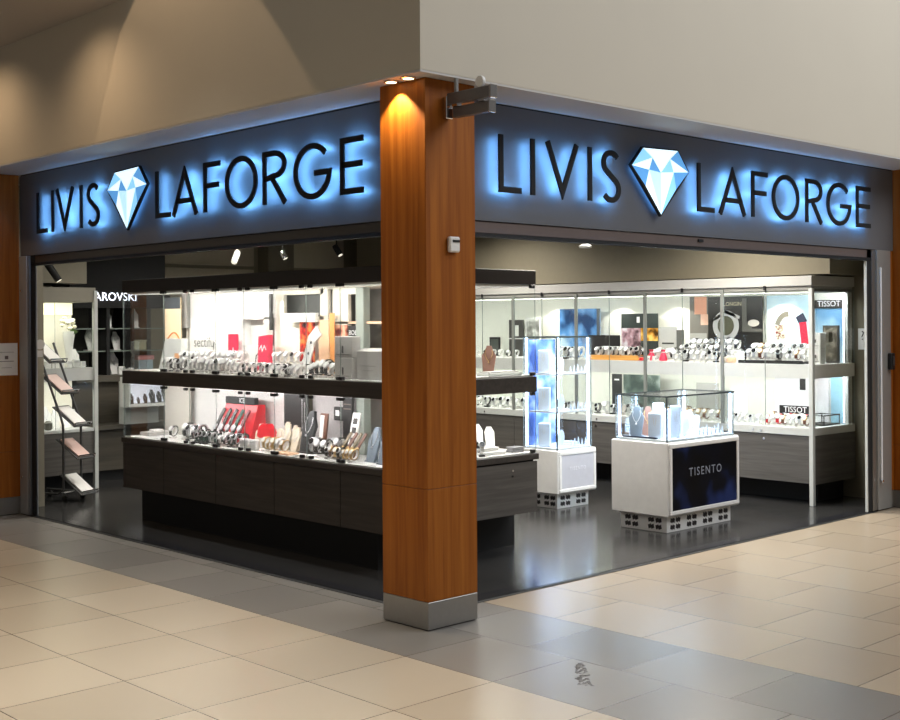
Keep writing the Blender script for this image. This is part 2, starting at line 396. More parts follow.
def pillar(name, label, x0, x1, y0, y1, h, seam=True, zs=(.757,)):
    t = thing(name, label, 'pillar', ((x0 + x1) / 2, (y0 + y1) / 2, 0))
    zz = [.153] + list(zs) + [h]
    for i in range(len(zz) - 1):
        build('veneer_panel', B().box(x0, x1, y0, y1, zz[i] + .001, zz[i + 1] - .001, c=.002), WOOD, t)
    build('core', B().box(x0 + .012, x1 - .012, y0 + .012, y1 - .012, .0, h - .004), MBLACK, t)
    build('steel_plinth', B().box(x0, x1, y0, y1, .006, .152, c=.002), STEEL, t, 'brushed steel plinth of the wooden pillar')
    return t
pillar('pillar', 'square cherry wood corner pillar with steel plinth between the two shop fronts', 0, .372, 0, .372, 2.962)
pillar('pillar', 'cherry wood pillar at the left end of the shop front, carrying a paper notice', -.03, .268, 5.562, 6.2, 2.962, zs=(.55,))
pillar('pillar', 'cherry wood pillar at the right end of the shop front, reaching out past the right jamb', 5.845, 6.3, .0, .352, 2.962, zs=(.55,))
pillar('pillar', 'narrow cherry wood strip beside the right steel door jamb', 5.762, 5.843, .31, .352, 2.255, zs=(.55,))

# door jambs
def jamb(label, side):
    if side == 'L': t = thing('door_jamb', label, 'door jamb', (.29, 5.45, 0)); q = lambda x0, x1, y0, y1: (x0, x1, y0, y1)
    t = t if side == 'L' else thing('door_jamb', label, 'door jamb', (5.6, .32, 0))
    if side == 'L':
        build('steel_cover', B().box(.262, .36, 5.41, 5.56, .006, 2.25, c=.003), M('jamb_steel', (168, 170, 173), .45, .25), t)
        build('guide_rail', B().box(.268, .34, 5.375, 5.41, .006, 2.25, c=.002), M('jamb_rail', (120, 124, 128), .4, .3), t)
        build('guide_slot', B().box(.285, .295, 5.300, 5.375, .006, 2.25), MBLACK, t, 'black slot of the shutter guide')
        build('lock_stud', B().lathe([(.012, 0), (.012, .012), (.008, .015)], (.262, 5.50, .33), 12, axis=Vector((-1, 0, 0))), CHROME, t)
        build('lock_stud', B().lathe([(.012, 0), (.012, .012), (.008, .015)], (.262, 5.50, 1.95), 12, axis=Vector((-1, 0, 0))), CHROME, t)
    else:
        build('steel_cover', B().box(5.52, 5.76, .285, .38, .012, 2.25, c=.003), ALU, t)
        build('guide_rail', B().box(5.455, 5.52, .30, .36, .012, 2.25, c=.002), STEEL, t)
        build('inner_rail', B().box(5.372, 5.384, .31, .33, .01, 2.15), GREYW, t)
        build('guide_slot', B().box(5.385, 5.455, .31, .318, .006, 2.25), MBLACK, t, 'black slot of the shutter guide')
        build('sensor_strip', B().box(5.555, 5.575, .272, .285, .27, 2.10, c=.003), M('white_sensor_strip', (225, 226, 228), .4), t, 'thin white strip on the jamb')
        build('lock_stud', B().lathe([(.016, 0), (.016, .012), (.01, .016)], (5.555, .272, .26), 12, axis=Vector((0, -1, 0))), CHROME, t)
jamb('tall brushed steel door jamb with black guide slot at the left end', 'L')
jamb('tall grey metal door jamb with thin white strip at the right end', 'R')
# rolled-up shutters
def shutter(label, side):
    t = thing('roller_shutter', label, 'shutter', (.33, 2.9, 2.2) if side == 'L' else (2.9, .33, 2.2))
    m1 = M('shutter_bar_mauve', (132, 120, 118), .35, .6)
    if side == 'L':
        build('bottom_bar', B().box(.29, .37, .38, 5.41, 2.185, 2.25, c=.004), M('shutter_bar_dark', (78, 74, 70), .4, .5), t)
        build('rubber_seal', B().box(.285, .35, .38, 5.41, 2.165, 2.185), MBLACK, t)
    else:
        build('bottom_bar', B().box(.38, 5.46, .31, .39, 2.178, 2.25, c=.004), m1, t)
        build('rubber_seal', B().box(.38, 5.46, .305, .37, 2.158, 2.178), MBLACK, t)
        build('sensor', B().box(2.92, 2.98, .30, .31, 2.215, 2.235), BLACK, t)
shutter('rolled-up shutter with dark bottom bar under the left sign', 'L')
shutter('rolled-up shutter with mauve metal bottom bar under the right sign', 'R')

# ------------------------------------------------------------------ shop signs
def arc(cx, cy, rx, ry, a0, a1, n):
    return [(cx + rx * math.cos(math.radians(a0 + (a1 - a0) * i / n)), cy + ry * math.sin(math.radians(a0 + (a1 - a0) * i / n))) for i in range(n + 1)]
T_ = 0.105
def strokes(ch, w):
    """letter skeletons, cap height 1, width w (both to the stroke's outside)"""
    h = T_ / 2
    if ch == 'I': return [([(w / 2, 0), (w / 2, 1)], False)]
    if ch == 'L': return [([(h, 1), (h, h), (w, h)], False)]
    if ch == 'V': return [([(h * 1.1, 1), (w / 2, .10), (w - h * 1.1, 1)], False)]
    if ch == 'A': return [([(h * 1.1, 0), (w / 2, .90), (w - h * 1.1, 0)], False), ([(w * .22, .30), (w * .78, .30)], False)]
    if ch == 'F': return [([(h, 0), (h, 1 - h), (w, 1 - h)], False), ([(h, .53), (w * .92, .53)], False)]
    if ch == 'E': return [([(w, h), (h, h), (h, 1 - h), (w, 1 - h)], False), ([(h, .52), (w * .95, .52)], False)]
    if ch == 'O': return [(arc(w / 2, .5, w / 2 - h, .5 - h + .01, 0, 360, 40)[:-1], True)]
    if ch == 'G': return [(arc(w / 2, .5, w / 2 - h, .5 - h + .01, 42, 345, 34) + [(w - h, .46), (w * .56, .46)], False)]
    if ch == 'R': return [([(h, 0), (h, 1 - h), (w * .45, 1 - h)] + arc(w * .50, .735, w * .5 - h, .265 - h, 90, -90, 14) + [(h, .47)], False), ([(w * .42, .47), (w - h * .7, 0)], False)]
    if ch == 'S':
        p = arc(w / 2, .755, w / 2 - h * 1.1, .245 - h, 35, 230, 16) + arc(w / 2, .255, w / 2 - h, .255 - h, 50, -145, 16)
        return [(p, False)]
def trim(pts, cl, k=.055):
    """pull the free ends of a stroke in, so the hidden LED stays behind the letter"""
    if cl: return pts
    q = [Vector(p) for p in pts]
    q[0] = q[0] + (q[1] - q[0]).normalized() * min(k, (q[1] - q[0]).length * .8); q[-1] = q[-1] + (q[-2] - q[-1]).normalized() * min(k, (q[-2] - q[-1]).length * .8)
    return [(v.x, v.y) for v in q]
def gem_points():
    # outline of the cut stone: width 1, height .72
    o = [(0, .50), (.20, .70), (.80, .72), (1, .50), (.50, 0)]
    return o
def shop_sign(side, label, letters, panel):
    if side == 'L':
        fn = lambda a, z, d: Vector((.277 - d, a, z))          # a is y, d stands off the fascia towards the mall
        t = thing('shop_sign', label, 'sign', (.277, 2.9, 2.25))
        build('fascia_panel', B().box(.277, .33, panel[0], panel[1], 2.253, 2.953), FASCIA, t)
        build('shadow_gap', B().box(.285, .33, panel[0], panel[1], 2.953, 2.962), MBLACK, t)
    else:
        fn = lambda a, z, d: Vector((a, .30 - d, z))
        t = thing('shop_sign', label, 'sign', (2.9, .30, 2.25))
        build('fascia_panel', B().box(panel[0], panel[1], .30, .35, 2.253, 2.953), FASCIA, t)
        build('shadow_gap', B().box(panel[0], panel[1], .308, .35, 2.953, 2.962), MBLACK, t)
    z0, H = 2.424, .344
    for ch, a0, a1 in letters:
        if ch == 'D': continue
        sg = 1 if a1 > a0 else -1; wid = abs(a1 - a0) / H
        g = lambda u, v, d: fn(a0 + sg * u * H, z0 + v * H, d)
        b = B()
        for pts, cl in strokes(ch, max(wid, T_)): b.ribbon(pts, T_, g, .047, .059, 0, cl)
        L = build('letter', b, LETTER, t, 'black letter %s with a blue glow behind it' % ch)
        b = B()
        for pts, cl in strokes(ch, max(wid, T_)): b.ribbon(trim(pts, cl), T_ * .36, g, .0425, .0465, 0, cl)
        build('led_backlight', b, HALO, L)
    a0, a1 = [(p, q) for c, p, q in letters if c == 'D'][0]
    sg = 1 if a1 > a0 else -1; W = abs(a1 - a0); zb, GH = 2.365, .475
    g = lambda u, v, d: fn(a0 + sg * u * W, zb + v / .72 * GH, d)
    body = build('diamond', B().prism(gem_points(), g, .025, .046), LETTER, t, 'black edged diamond light box')
    out = gem_points()
    # facets of the printed, back-lit stone
    gi = [(0.02, .495), (.205, .685), (.795, .705), (.98, .495), (.5, .02)]
    m1, m2, m3, m4 = (.30, .47), (.50, .455), (.72, .475), (.36, .60)
    m5 = (.66, .61)
    fac = [((gi[0], m4, gi[1]), 1), ((gi[1], m4, m5, gi[2]), 0), ((gi[2], m5, gi[3]), 2), ((gi[0], m1, m4), 0), ((m4, m1, m2), 2), ((m4, m2, m5), 0), ((m5, m2, m3), 1), ((m5, m3, gi[3]), 0),
           ((gi[0], (.24, .30), m1), 2), ((m1, (.24, .30), gi[4]), 0), ((m1, gi[4], m2), 3), ((m2, gi[4], m3), 0), ((m3, gi[4], (.76, .30)), 1), ((m3, (.76, .30), gi[3]), 2)]
    b = B()
    for poly, mi in fac: b.add([g(u, v, .0475) for u, v in poly], [tuple(range(len(poly)))], mi)
    build('lit_face', b, [M('gem_white', (215, 240, 255), .3, emit=1.25), M('gem_pale_blue', (140, 205, 250), .3, emit=1.0), M('gem_mid_blue', (92, 160, 225), .3, emit=.85), M('gem_ice', (180, 222, 250), .3, emit=1.1)], body, 'glowing pale blue facets')
    b = B().prism([(u * .84 + .08, v * .84 + .05) for u, v in out], g, .020, .0245); build('led_backlight', b, HALOG, body)
LL = [('L', 5.115, 4.925), ('I', 4.846, 4.798), ('V', 4.765, 4.45), ('I', 4.349, 4.300), ('S', 4.225, 4.025), ('D', 3.915, 3.30), ('L', 3.170, 2.965), ('A', 2.945, 2.601), ('F', 2.525, 2.320), ('O', 2.255, 1.880), ('R', 1.815, 1.560), ('G', 1.477, 1.095), ('E', 1.006, 0.790)]
RL = [('L', .817, 1.010), ('I', 1.090, 1.138), ('V', 1.231, 1.545), ('I', 1.630, 1.678), ('S', 1.772, 1.966), ('D', 2.085, 2.746), ('L', 2.831, 3.036), ('A', 3.093, 3.445), ('F', 3.520, 3.737), ('O', 3.803, 4.190), ('R', 4.288, 4.540), ('G', 4.614, 5.005), ('E', 5.092, 5.331)]
shop_sign('L', 'graphite fascia sign with backlit black letters and diamond, left of the corner pillar', LL, (.374, 5.56))
shop_sign('R', 'graphite fascia sign with backlit black letters and diamond, right of the corner pillar', RL, (.374, 5.835))

# ------------------------------------------------------------------ fittings on pillars and soffit
for x, y, s in ((-.056, .21, 'left'), (-.056, .07, 'right')):
    t = thing('recessed_downlight', 'small round recessed downlight in the soffit above the pillar, %s of the pair' % s, 'downlight', (x, y, 2.962), None)
    build('bezel', B().lathe([(.042, 0), (.042, -.006), (.031, -.008), (.031, 0)], (x, y, 2.962), 24), CHROME, t)
    build('lamp', B().lathe([(.029, -.001), (.029, -.006)], (x, y, 2.962), 20), M('warm_lamp', (255, 225, 170), .4, emit=6), t)
t = thing('bracket_arm', 'grey metal folding bracket arm fixed high on the corner pillar', 'bracket', (.15, 0, 2.8))
build('wall_plate', B().box(.125, .175, -.035, 0, 2.75, 2.87, c=.004), CHROME, t)
BRK = M('bracket_grey', (112, 108, 108), .4, .4)
build('rail', B().box(.13, .17, -.35, -.03, 2.825, 2.885, c=.003), BRK, t)
build('rail', B().box(.155, .195, -.32, -.05, 2.755, 2.812, c=.003), BRK, t)
build('end_cap', B().box(.125, .175, -.37, -.35, 2.82, 2.89, c=.003), CHROME, t)
build('end_cap', B().box(.15, .20, -.335, -.32, 2.75, 2.817, c=.003), CHROME, t)
build('pivot', B().box(.14, .175, -.10, -.06, 2.812, 2.825), CHROME, t)
build('pivot', B().box(.14, .175, -.30, -.26, 2.812, 2.825), CHROME, t)
build('roller', B().lathe([(.028, 0), (.03, .004), (.03, .018), (.028, .022)], (.15, -.28, 2.915), 20, axis=Vector((-1, 0, 0))), WHITE, t)
build('hanger', B().tube([(.15, -.085, 2.88), (.15, -.085, 2.962)], .012), ALU, t)
t = thing('alarm_panel', 'small white alarm reader box on the corner pillar', 'alarm panel', (.19, 0, 2.03))
build('housing', B().box(.152, .232, -.028, 0, 2.031, 2.116, c=.008), WHITE, t)
build('display', B().box(.172, .222, -.031, -.028, 2.085, 2.098), BLACK, t)
t = thing('notice', 'white paper notice taped to the left wooden pillar', 'notice', (.16, 5.561, 1.21))
build('sheet', B().box(.05, .245, 5.557, 5.5605, 1.215, 1.495, c=.001), PAPER, t)
build('print', B().box(.13, .16, 5.556, 5.557, 1.355, 1.385).box(.08, .21, 5.556, 5.557, 1.335, 1.340).box(.10, .19, 5.556, 5.557, 1.280, 1.283).box(.08, .21, 5.556, 5.557, 1.415, 1.418), M('faded_ink', (120, 110, 108), .6), t)
t = thing('card_holder', 'small black holder on the right door jamb beside the wood', 'holder', (5.73, .285, 1.2))
build('box', B().box(5.695, 5.755, .245, .2845, 1.215, 1.36, c=.006), BLACK, t)
build('clip', B().box(5.71, 5.74, .238, .245, 1.25, 1.33, c=.003), INK, t)
o = build('sticker', B().lathe([(.045, 0), (.045, .002)], (.565, 5.7995, 1.475), 20, axis=Vector((0, -1, 0))).box(.53, .59, 5.797, 5.7995, 1.36, 1.42), LGREY); tag(o, 'pale round sticker on the beige return wall by the left jamb', 'sticker')
t = thing('sticker', 'white sticker with dark question mark on the olive wall inside the right jamb', 'sticker', (6.158, .76, 1.4))
build('sheet', B().box(6.156, 6.1595, .715, .805, 1.375, 1.57), WHITE, t)
fnx = lambda cx, y, cz: (lambda a, z, d: Vector((cx + a, y - d, cz + z)))
build('print', text_mesh('?', .12, lambda a, z, d: Vector((6.155 - d, .76 - a, 1.50 + z)), .001), INK, t)
# dark mark on the grey tiles
b = B(); rnd = random.Random(3)
for k in range(90):
    a = rnd.random(); c_ = rnd.random() * (1 - a * .55)
    px = -.185 + .29 * a + .055 * c_; py = -1.19 + .25 * a - .055 * c_
    l = .003 + rnd.random() * .006; th = rnd.random() * PI
    b.box(px - l, px + l, py - l * .5, py + l * .5, .0, .0012)
o = build('floor_mark', b, M('floor_mark_grey', (84, 82, 82), .6)); tag(o, 'speckled dark mark on the grey floor tiles in front of the shop', 'mark')

# ------------------------------------------------------------------ long display counter (island behind the pillar)
XF, YD, YL, XB = .73, 1.18, 4.60, 2.16
dc = thing('display_counter', 'long dark oak and glass display counter standing behind the corner pillar', 'display counter', (1.4, 2.9, .006))
build('plinth', B().box(.85, 2.17, YD + .24, 4.50, .006, .28), MBLACK, dc)
build('carcass', B().box(XF + .02, XB - .02, YD + .02, YL - .02, .28, .66), MBLACK, dc)
ys = [YD, 1.665, 2.425, 3.185, 3.945, YL]
for i in range(5):
    build('front_panel', B().box(XF, XF + .02, ys[i] + (.0 if i == 0 else .003), ys[i + 1] - (.0 if i == 4 else .003), .28, .655, c=.001), LAM, dc)
ep = build('end_panel', B().box(XF + .02, XB, YD, YD + .02, .28, .645, c=.001), LAMGX, dc)
build('lock', B().lathe([(.008, 0), (.008, .005)], (1.90, YD, .595), 12, axis=Vector((0, -1, 0))), CHROME, ep)
build('lock', B().lathe([(.008, 0), (.008, .005)], (1.90, YD, .555), 12, axis=Vector((0, -1, 0))), BLACK, ep)
build('end_panel', B().box(XF + .02, XB, YL - .02, YL, .28, .655, c=.001), LAMX, dc)
build('cap_frame', B().box(XF - .01, XB + .01, YD - .01, YD + .06, .658, .70, c=.002).box(XF - .01, XB + .01, YL - .06, YL + .01, .658, .70, c=.002).box(XF - .01, XF + .05, YD + .06, YL - .06, .658, .70, c=.002).box(XB - .06, XB + .01, YD + .06, YL - .06, .658, .70, c=.002), LAM, dc)
build('deck', B().box(XF + .012, XB - .012, YD + .012, YL - .012, .69, .709), WHITE, dc)
build('shelf_fascia', B().box(XF - .004, XF + .02, YD, YL, 1.155, 1.262, c=.002).box(XF + .02, XB, YD - .004, YD + .02, 1.145, 1.255, c=.002).box(XF + .02, XB, YL - .02, YL, 1.155, 1.262, c=.002), LAM, dc)
build('shelf', B().box(XF + .02, 1.19, YD + .02, YL - .02, 1.235, 1.268).box(1.19, XB - .01, YD + .02, YD + .5, 1.235, 1.268), WHITE, dc)
build('shelf_soffit', B().box(XF + .02, 1.19, YD + .02, YL - .02, 1.16, 1.232), M('shelf_soffit_grey', (120, 116, 110), .6), dc)
build('canopy', B().box(XF, XB, YD, YL, 1.918, 2.022, c=.003), CANO, dc)
build('canopy_lining', B().box(XF + .03, XB - .03, YD + .03, YL - .03, 1.905, 1.918), WHITE, dc)
build('led_strip', B().box(XF + .04, XF + .06, YD + .1, YL - .1, 1.897, 1.905), LEDC, dc)
build('led_strip', B().box(XF + .04, XF + .06, YD + .1, YL - .1, 1.152, 1.16), LEDC, dc)
# white core
build('back_panel', B().box(1.19, 1.22, 3.03, 4.34, 1.268, 1.905, c=.002), WHITE, dc)
build('back_panel', B().box(1.19, 1.22, 2.93, 4.34, .709, 1.16, c=.002), WHITE, dc)
build('back_panel', B().box(1.19, 1.22, 2.02, 2.57, .709, 1.16, c=.002), M('back_panel_grey', (190, 184, 184), .5), dc)
build('side_panel', B().box(1.222, 1.60, 4.34, 4.37, .709, 1.905), GREYW, dc)
build('back_panel', B().box(1.12, 1.14, 4.19, 4.58, .709, 1.16, c=.002), M('back_panel_stone', (196, 192, 182), .5), dc)
build('corner_post', B().box(1.145, 1.189, 4.27, 4.33, 1.62, 1.905), M('panel_edge_shade', (150, 146, 142), .5), dc)  # shaded edge of the white back panel, put in as a grey strip
build('window_frame', B().box(1.19, 1.22, 2.93, 3.03, 1.268, 1.905).box(1.19, 1.22, 2.43, 2.93, 1.87, 1.905).box(1.19, 1.22, 2.43, 2.93, 1.268, 1.70).box(1.19, 1.22, 2.38, 2.47, 1.268, 1.905).box(1.19, 1.22, 2.14, 2.38, 1.268, 1.66), CREAM, dc)
build('window_back', B().box(1.30, 1.32, 2.30, 3.10, 1.60, 1.905), M('window_back_grey', (84, 86, 84), .5), dc)
build('window_frame', B().box(1.19, 1.22, 2.14, 2.32, 1.66, 1.905).box(1.19, 1.22, 2.00, 2.14, 1.86, 1.905), CREAM, dc)
build('inner_shelf', B().box(1.19, 1.42, 1.62, 2.32, 1.645, 1.662), PEACH, dc)
build('corner_post', B().box(1.16, 1.22, 1.93, 2.015, .709, 1.905), M('post_green_grey', (158, 166, 158), .5), dc)
build('inner_back', B().box(1.55, 1.57, 1.62, 2.5, .709, 1.905), M('inner_back_grey', (150, 146, 140), .6), dc)
build('dark_strip', B().box(1.13, 1.15, 3.02, 3.045, 1.69, 1.88), M('strip_grey', (92, 92, 92), .5), dc)
build('dark_strip', B().box(1.11, 1.13, 2.985, 3.01, 1.60, 1.88), BOARD, dc)
# panes and hinges
def pane(parent, x0, x1, y0, y1, z0, z1):
    b = B(); b.box(x0, x1, y0, y1, z0, z1)
    dx, dy = x1 - x0, y1 - y0
    # box faces: bottom, top, -y, +x, +y, -x ; narrow ones get the green edge tint
    for i, n in enumerate(('z', 'z', 'y', 'x', 'y', 'x')):
        b.mi[i] = 0 if (n == 'x' and dx < dy) or (n == 'y' and dy < dx) else 1
    return build('glass_pane', b, [GLASS, GEDGE], parent)
cuts = [YD, 1.665, 2.045, 2.425, 2.805, 3.185, 3.565, 3.945, YL]
for z0, z1 in ((1.268, 1.915), (.712, 1.15)):
    for i in range(8):
        pane(dc, XF + .007, XF + .011, cuts[i] + .001, cuts[i + 1] - .001, z0, z1)
    pane(dc, XF + .014, XB - .004, YD + .006, YD + .012, z0, z1)
    pane(dc, XF + .014, XB - .004, YL - .012, YL - .006, z0, z1)
for i, yc in enumerate(cuts[1:8]):
    for k, (z, s) in enumerate(((1.918, -1), (1.268, 1), (1.15, -1), (.712, 1))):
        for dy in ((-.05, .05) if i % 2 else (-.018, .018)):
            build('hinge', B().box(XF - .006, XF + .02, yc + dy - .017, yc + dy + .017, z, z + s * .022, c=.003), BLACK, dc)
for k, (z, s) in enumerate(((1.918, -1), (1.262, 1), (1.145, -1), (.705, 1))):
    build('hinge', B().box(XB - .06, XB - .02, YD - .006, YD + .018, z, z + s * .026, c=.003), BLACK, dc)

# ------------------------------------------------------------------ wall cabinets
wc = thing('wall_cabinet', 'long white and glass wall cabinet along the right side of the shop', 'display cabinet', (5.76, 3.6, .006))
X0, X1, Y0, Y1 = 5.37, 6.13, .825, 6.3
build('plinth', B().box(X0 + .30, X1 - .01, Y0 + .12, Y1, .006, .20), MBLACK, wc)
ysb = [Y0, 1.76, 2.66, 3.555, 4.457, 5.36, Y1]
for i in range(6): build('drawer_front', B().box(X0 + .01, X0 + .03, ysb[i] + .003, ysb[i + 1] - .003, .20, .618, c=.001), LAMG, wc)
build('end_panel', B().box(X0 + .03, X1, Y0, Y0 + .02, .19, .618), LAMGX, wc)
build('carcass', B().box(X0 + .03, X1, Y0 + .02, Y1, .20, .618), MBLACK, wc)
dk = build('deck', B().box(X0, X1, Y0, Y1, .622, .69, c=.003), GREYW, wc)
for y in (1.34, 1.43, 3.28, 3.40, 4.9): build('lock', B().lathe([(.009, 0), (.009, .006)], (X0, y, .65), 10, axis=Vector((-1, 0, 0))), CHROME, dk)
for y in (1.32, 3.3): build('lock', B().lathe([(.012, 0), (.012, .006)], (X0 + .01, y, .575), 10, axis=Vector((-1, 0, 0))), CHROME, wc)
build('shelf', B().box(X0 + .02, X1 - .03, Y0 + .01, Y1, 1.235, 1.255, c=.002), WHITE, wc)
build('shelf_fascia', B().box(X0 + .008, X0 + .02, Y0 + .004, Y1, 1.13, 1.255).box(X0 + .02, X1, Y0 + .004, Y0 + .016, 1.13, 1.25), WHITE, wc)
build('header', B().box(X0, X1, Y0, Y1, 1.955, 2.045, c=.003), M('header_light_grey', (170, 168, 163), .5), wc)
build('header_fascia', B().box(X0 + .015, X1 - .01, Y0 + .015, Y1, 1.905, 1.955), M('header_grey', (140, 138, 132), .5), wc)
build('back_panel', B().box(6.085, 6.11, Y0 + .02, Y1, .69, 1.905), M('cabinet_back_white', (240, 240, 230), .5), wc)
build('end_back_panel', B().box(6.03, 6.08, Y0 + .015, Y0 + .05, .69, 1.905), GREYW, wc)
build('led_strip', B().box(X0 + .05, X0 + .07, Y0 + .05, Y1, 1.897, 1.905), LEDC, wc)
build('led_strip', B().box(X0 + .05, X0 + .07, Y0 + .05, Y1, 1.222, 1.232), LEDC, wc)
build('led_strip', B().box(6.045, 6.065, Y0 + .052, Y0 + .072, .70, 1.90), LEDW, wc)
build('corner_post', B().box(X0 - .012, X0 + .028, Y0 - .012, Y0 + .028, .006, 1.93, c=.003), GREYW, wc)
for y in (1.76, 2.66, 3.555, 4.457, 5.36): build('post', B().box(X0 - .004, X0 + .018, y - .016, y + .016, .69, 1.94, c=.002), M('post_metal', (146, 148, 142), .4, .4), wc)
seam = [Y0 + .03, 1.30, 1.745, 1.775, 2.21, 2.645, 2.675, 3.11, 3.54, 3.57, 4.03, 4.44, 4.475, 4.93, 5.345, 5.375, 5.83, Y1]
for z0, z1 in ((.70, 1.93),):
    for i in range(len(seam) - 1):
        if seam[i + 1] - seam[i] < .1: continue
        pane(wc, X0 + .0, X0 + .006, seam[i] + .002, seam[i + 1] - .002, z0, z1)
    pane(wc, X0 + .03, X1 - .01, Y0 + .0, Y0 + .004, z0, 1.13); pane(wc, X0 + .03, X1 - .01, Y0 + .0, Y0 + .004, 1.255, z1)
for y in (1.30, 2.21, 3.11, 4.03, 4.93): build('door_catch', B().box(X0 - .006, X0 + .004, y - .012, y + .012, 1.925, 1.965), BLACK, wc)
# cabinet seen through the left-hand opening
sc_ = thing('wall_cabinet', 'cream and glass wall cabinet behind the brochure stand at the left', 'display cabinet', (1.1, 6.75, .006))
build('plinth', B().box(.62, 1.40, 6.75, 7.0, .006, .18), MBLACK, sc_)
build('drawer_front', B().box(.62, 1.47, 6.506, 6.526, .18, .588), LAMGX, sc_)
build('carcass', B().box(.62, 1.47, 6.526, 7.0, .18, .588), MBLACK, sc_)
build('deck', B().box(.62, 1.48, 6.50, 7.02, .59, .62, c=.003), GREYW, sc_)
build('shelf', B().box(.62, 1.47, 6.506, 7.0, 1.10, 1.225, c=.003), GREYW, sc_)
build('header', B().box(.62, 1.48, 6.50, 7.02, 1.875, 2.02, c=.003), M('header_greige', (146, 141, 128), .5), sc_)
build('light_panel', B().box(.62, 1.47, 6.98, 7.0, 1.75, 1.872), M('lit_cream', (250, 246, 220), .5, emit=.5), sc_)
build('back_panel', B().box(.62, 1.47, 7.0, 7.02, .62, 1.875), CREAM, sc_)
build('inner_post', B().box(1.02, 1.06, 6.93, 6.97, .62, 1.86), WHITE, sc_)
build('corner_post', B().box(1.455, 1.495, 6.485, 6.53, .006, 1.99, c=.003), GREYW, sc_)
pane(sc_, .63, 1.05, 6.506, 6.511, .622, 1.10); pane(sc_, 1.053, 1.455, 6.506, 6.511, .622, 1.10)
pane(sc_, .63, 1.05, 6.506, 6.511, 1.225, 1.875); pane(sc_, 1.053, 1.455, 6.506, 6.511, 1.225, 1.875)
# dark boutique wall with lit lettering
bw = thing('boutique_wall_unit', 'black wall unit with lit white lettering behind the display counter', 'wall unit', (2.3, 7.4, .006))
build('upper_panel', B().box(1.60, 2.74, 7.30, 7.70, 2.02, 2.9), MBLACK, bw)
hd = build('header', B().box(1.60, 2.74, 7.20, 7.70, 1.83, 2.02), MBLACK, bw)
build('lettering', text_mesh('SWAROVSKI', .124, fnx(1.985, 7.195, 1.945), .002, 1.0), LWINK, hd, 'glowing white capital letters')
build('back_panel', B().box(1.60, 2.74, 7.62, 7.70, 1.1, 1.83), M('boutique_back', (66, 64, 58), .5), bw)
for z in (1.36, 1.60): build('glass_shelf', B().box(1.62, 2.72, 7.25, 7.6, z, z + .012), M('shelf_glass_grey', (130, 140, 132), .15), bw)
build('divider', B().box(1.98, 2.02, 7.22, 7.62, 1.11, 1.83), MBLACK, bw)
build('divider', B().box(2.28, 2.31, 7.22, 7.62, 1.11, 1.83), BOARD, bw)
build('ledge', B().box(1.60, 2.74, 7.16, 7.70, 1.04, 1.11, c=.003), M('ledge_taupe', (78, 73, 63), .5), bw)
build('wood_panel', B().box(1.60, 2.74, 7.22, 7.70, .60, 1.04), grain('taupe_oak', (56, 51, 42), (76, 70, 58), 'x', .6, 16), bw)
build('counter_top', B().box(1.60, 2.74, 6.95, 7.70, .55, .60, c=.003), M('ledge_taupe', (78, 73, 63), .5), bw)
build('drawer_front', B().box(1.60, 2.74, 7.02, 7.70, .12, .55), MATS['taupe_oak'], bw)
build('plinth', B().box(1.60, 2.74, 7.10, 7.70, .006, .12), MBLACK, bw)
bp_ = thing('lit_display_niche', 'bright white lit niche below the counter shelf at the left, with tiny black stands', 'display niche', (2.22, 6.9, 1.0))
build('back_panel', B().box(1.97, 2.48, 6.84, 6.86, .82, 1.07), M('niche_white', (235, 236, 248), .5, emit=.75), bp_)
build('frame', B().box(1.95, 2.50, 6.70, 6.88, .79, .82).box(1.95, 1.97, 6.70, 6.88, .82, 1.07).box(2.48, 2.50, 6.70, 6.88, .82, 1.07).box(1.95, 2.50, 6.70, 6.88, 1.07, 1.10), WHITE, bp_)
build('support', B().box(2.0, 2.4, 6.88, 7.0, .601, 1.05), GREYW, bp_)

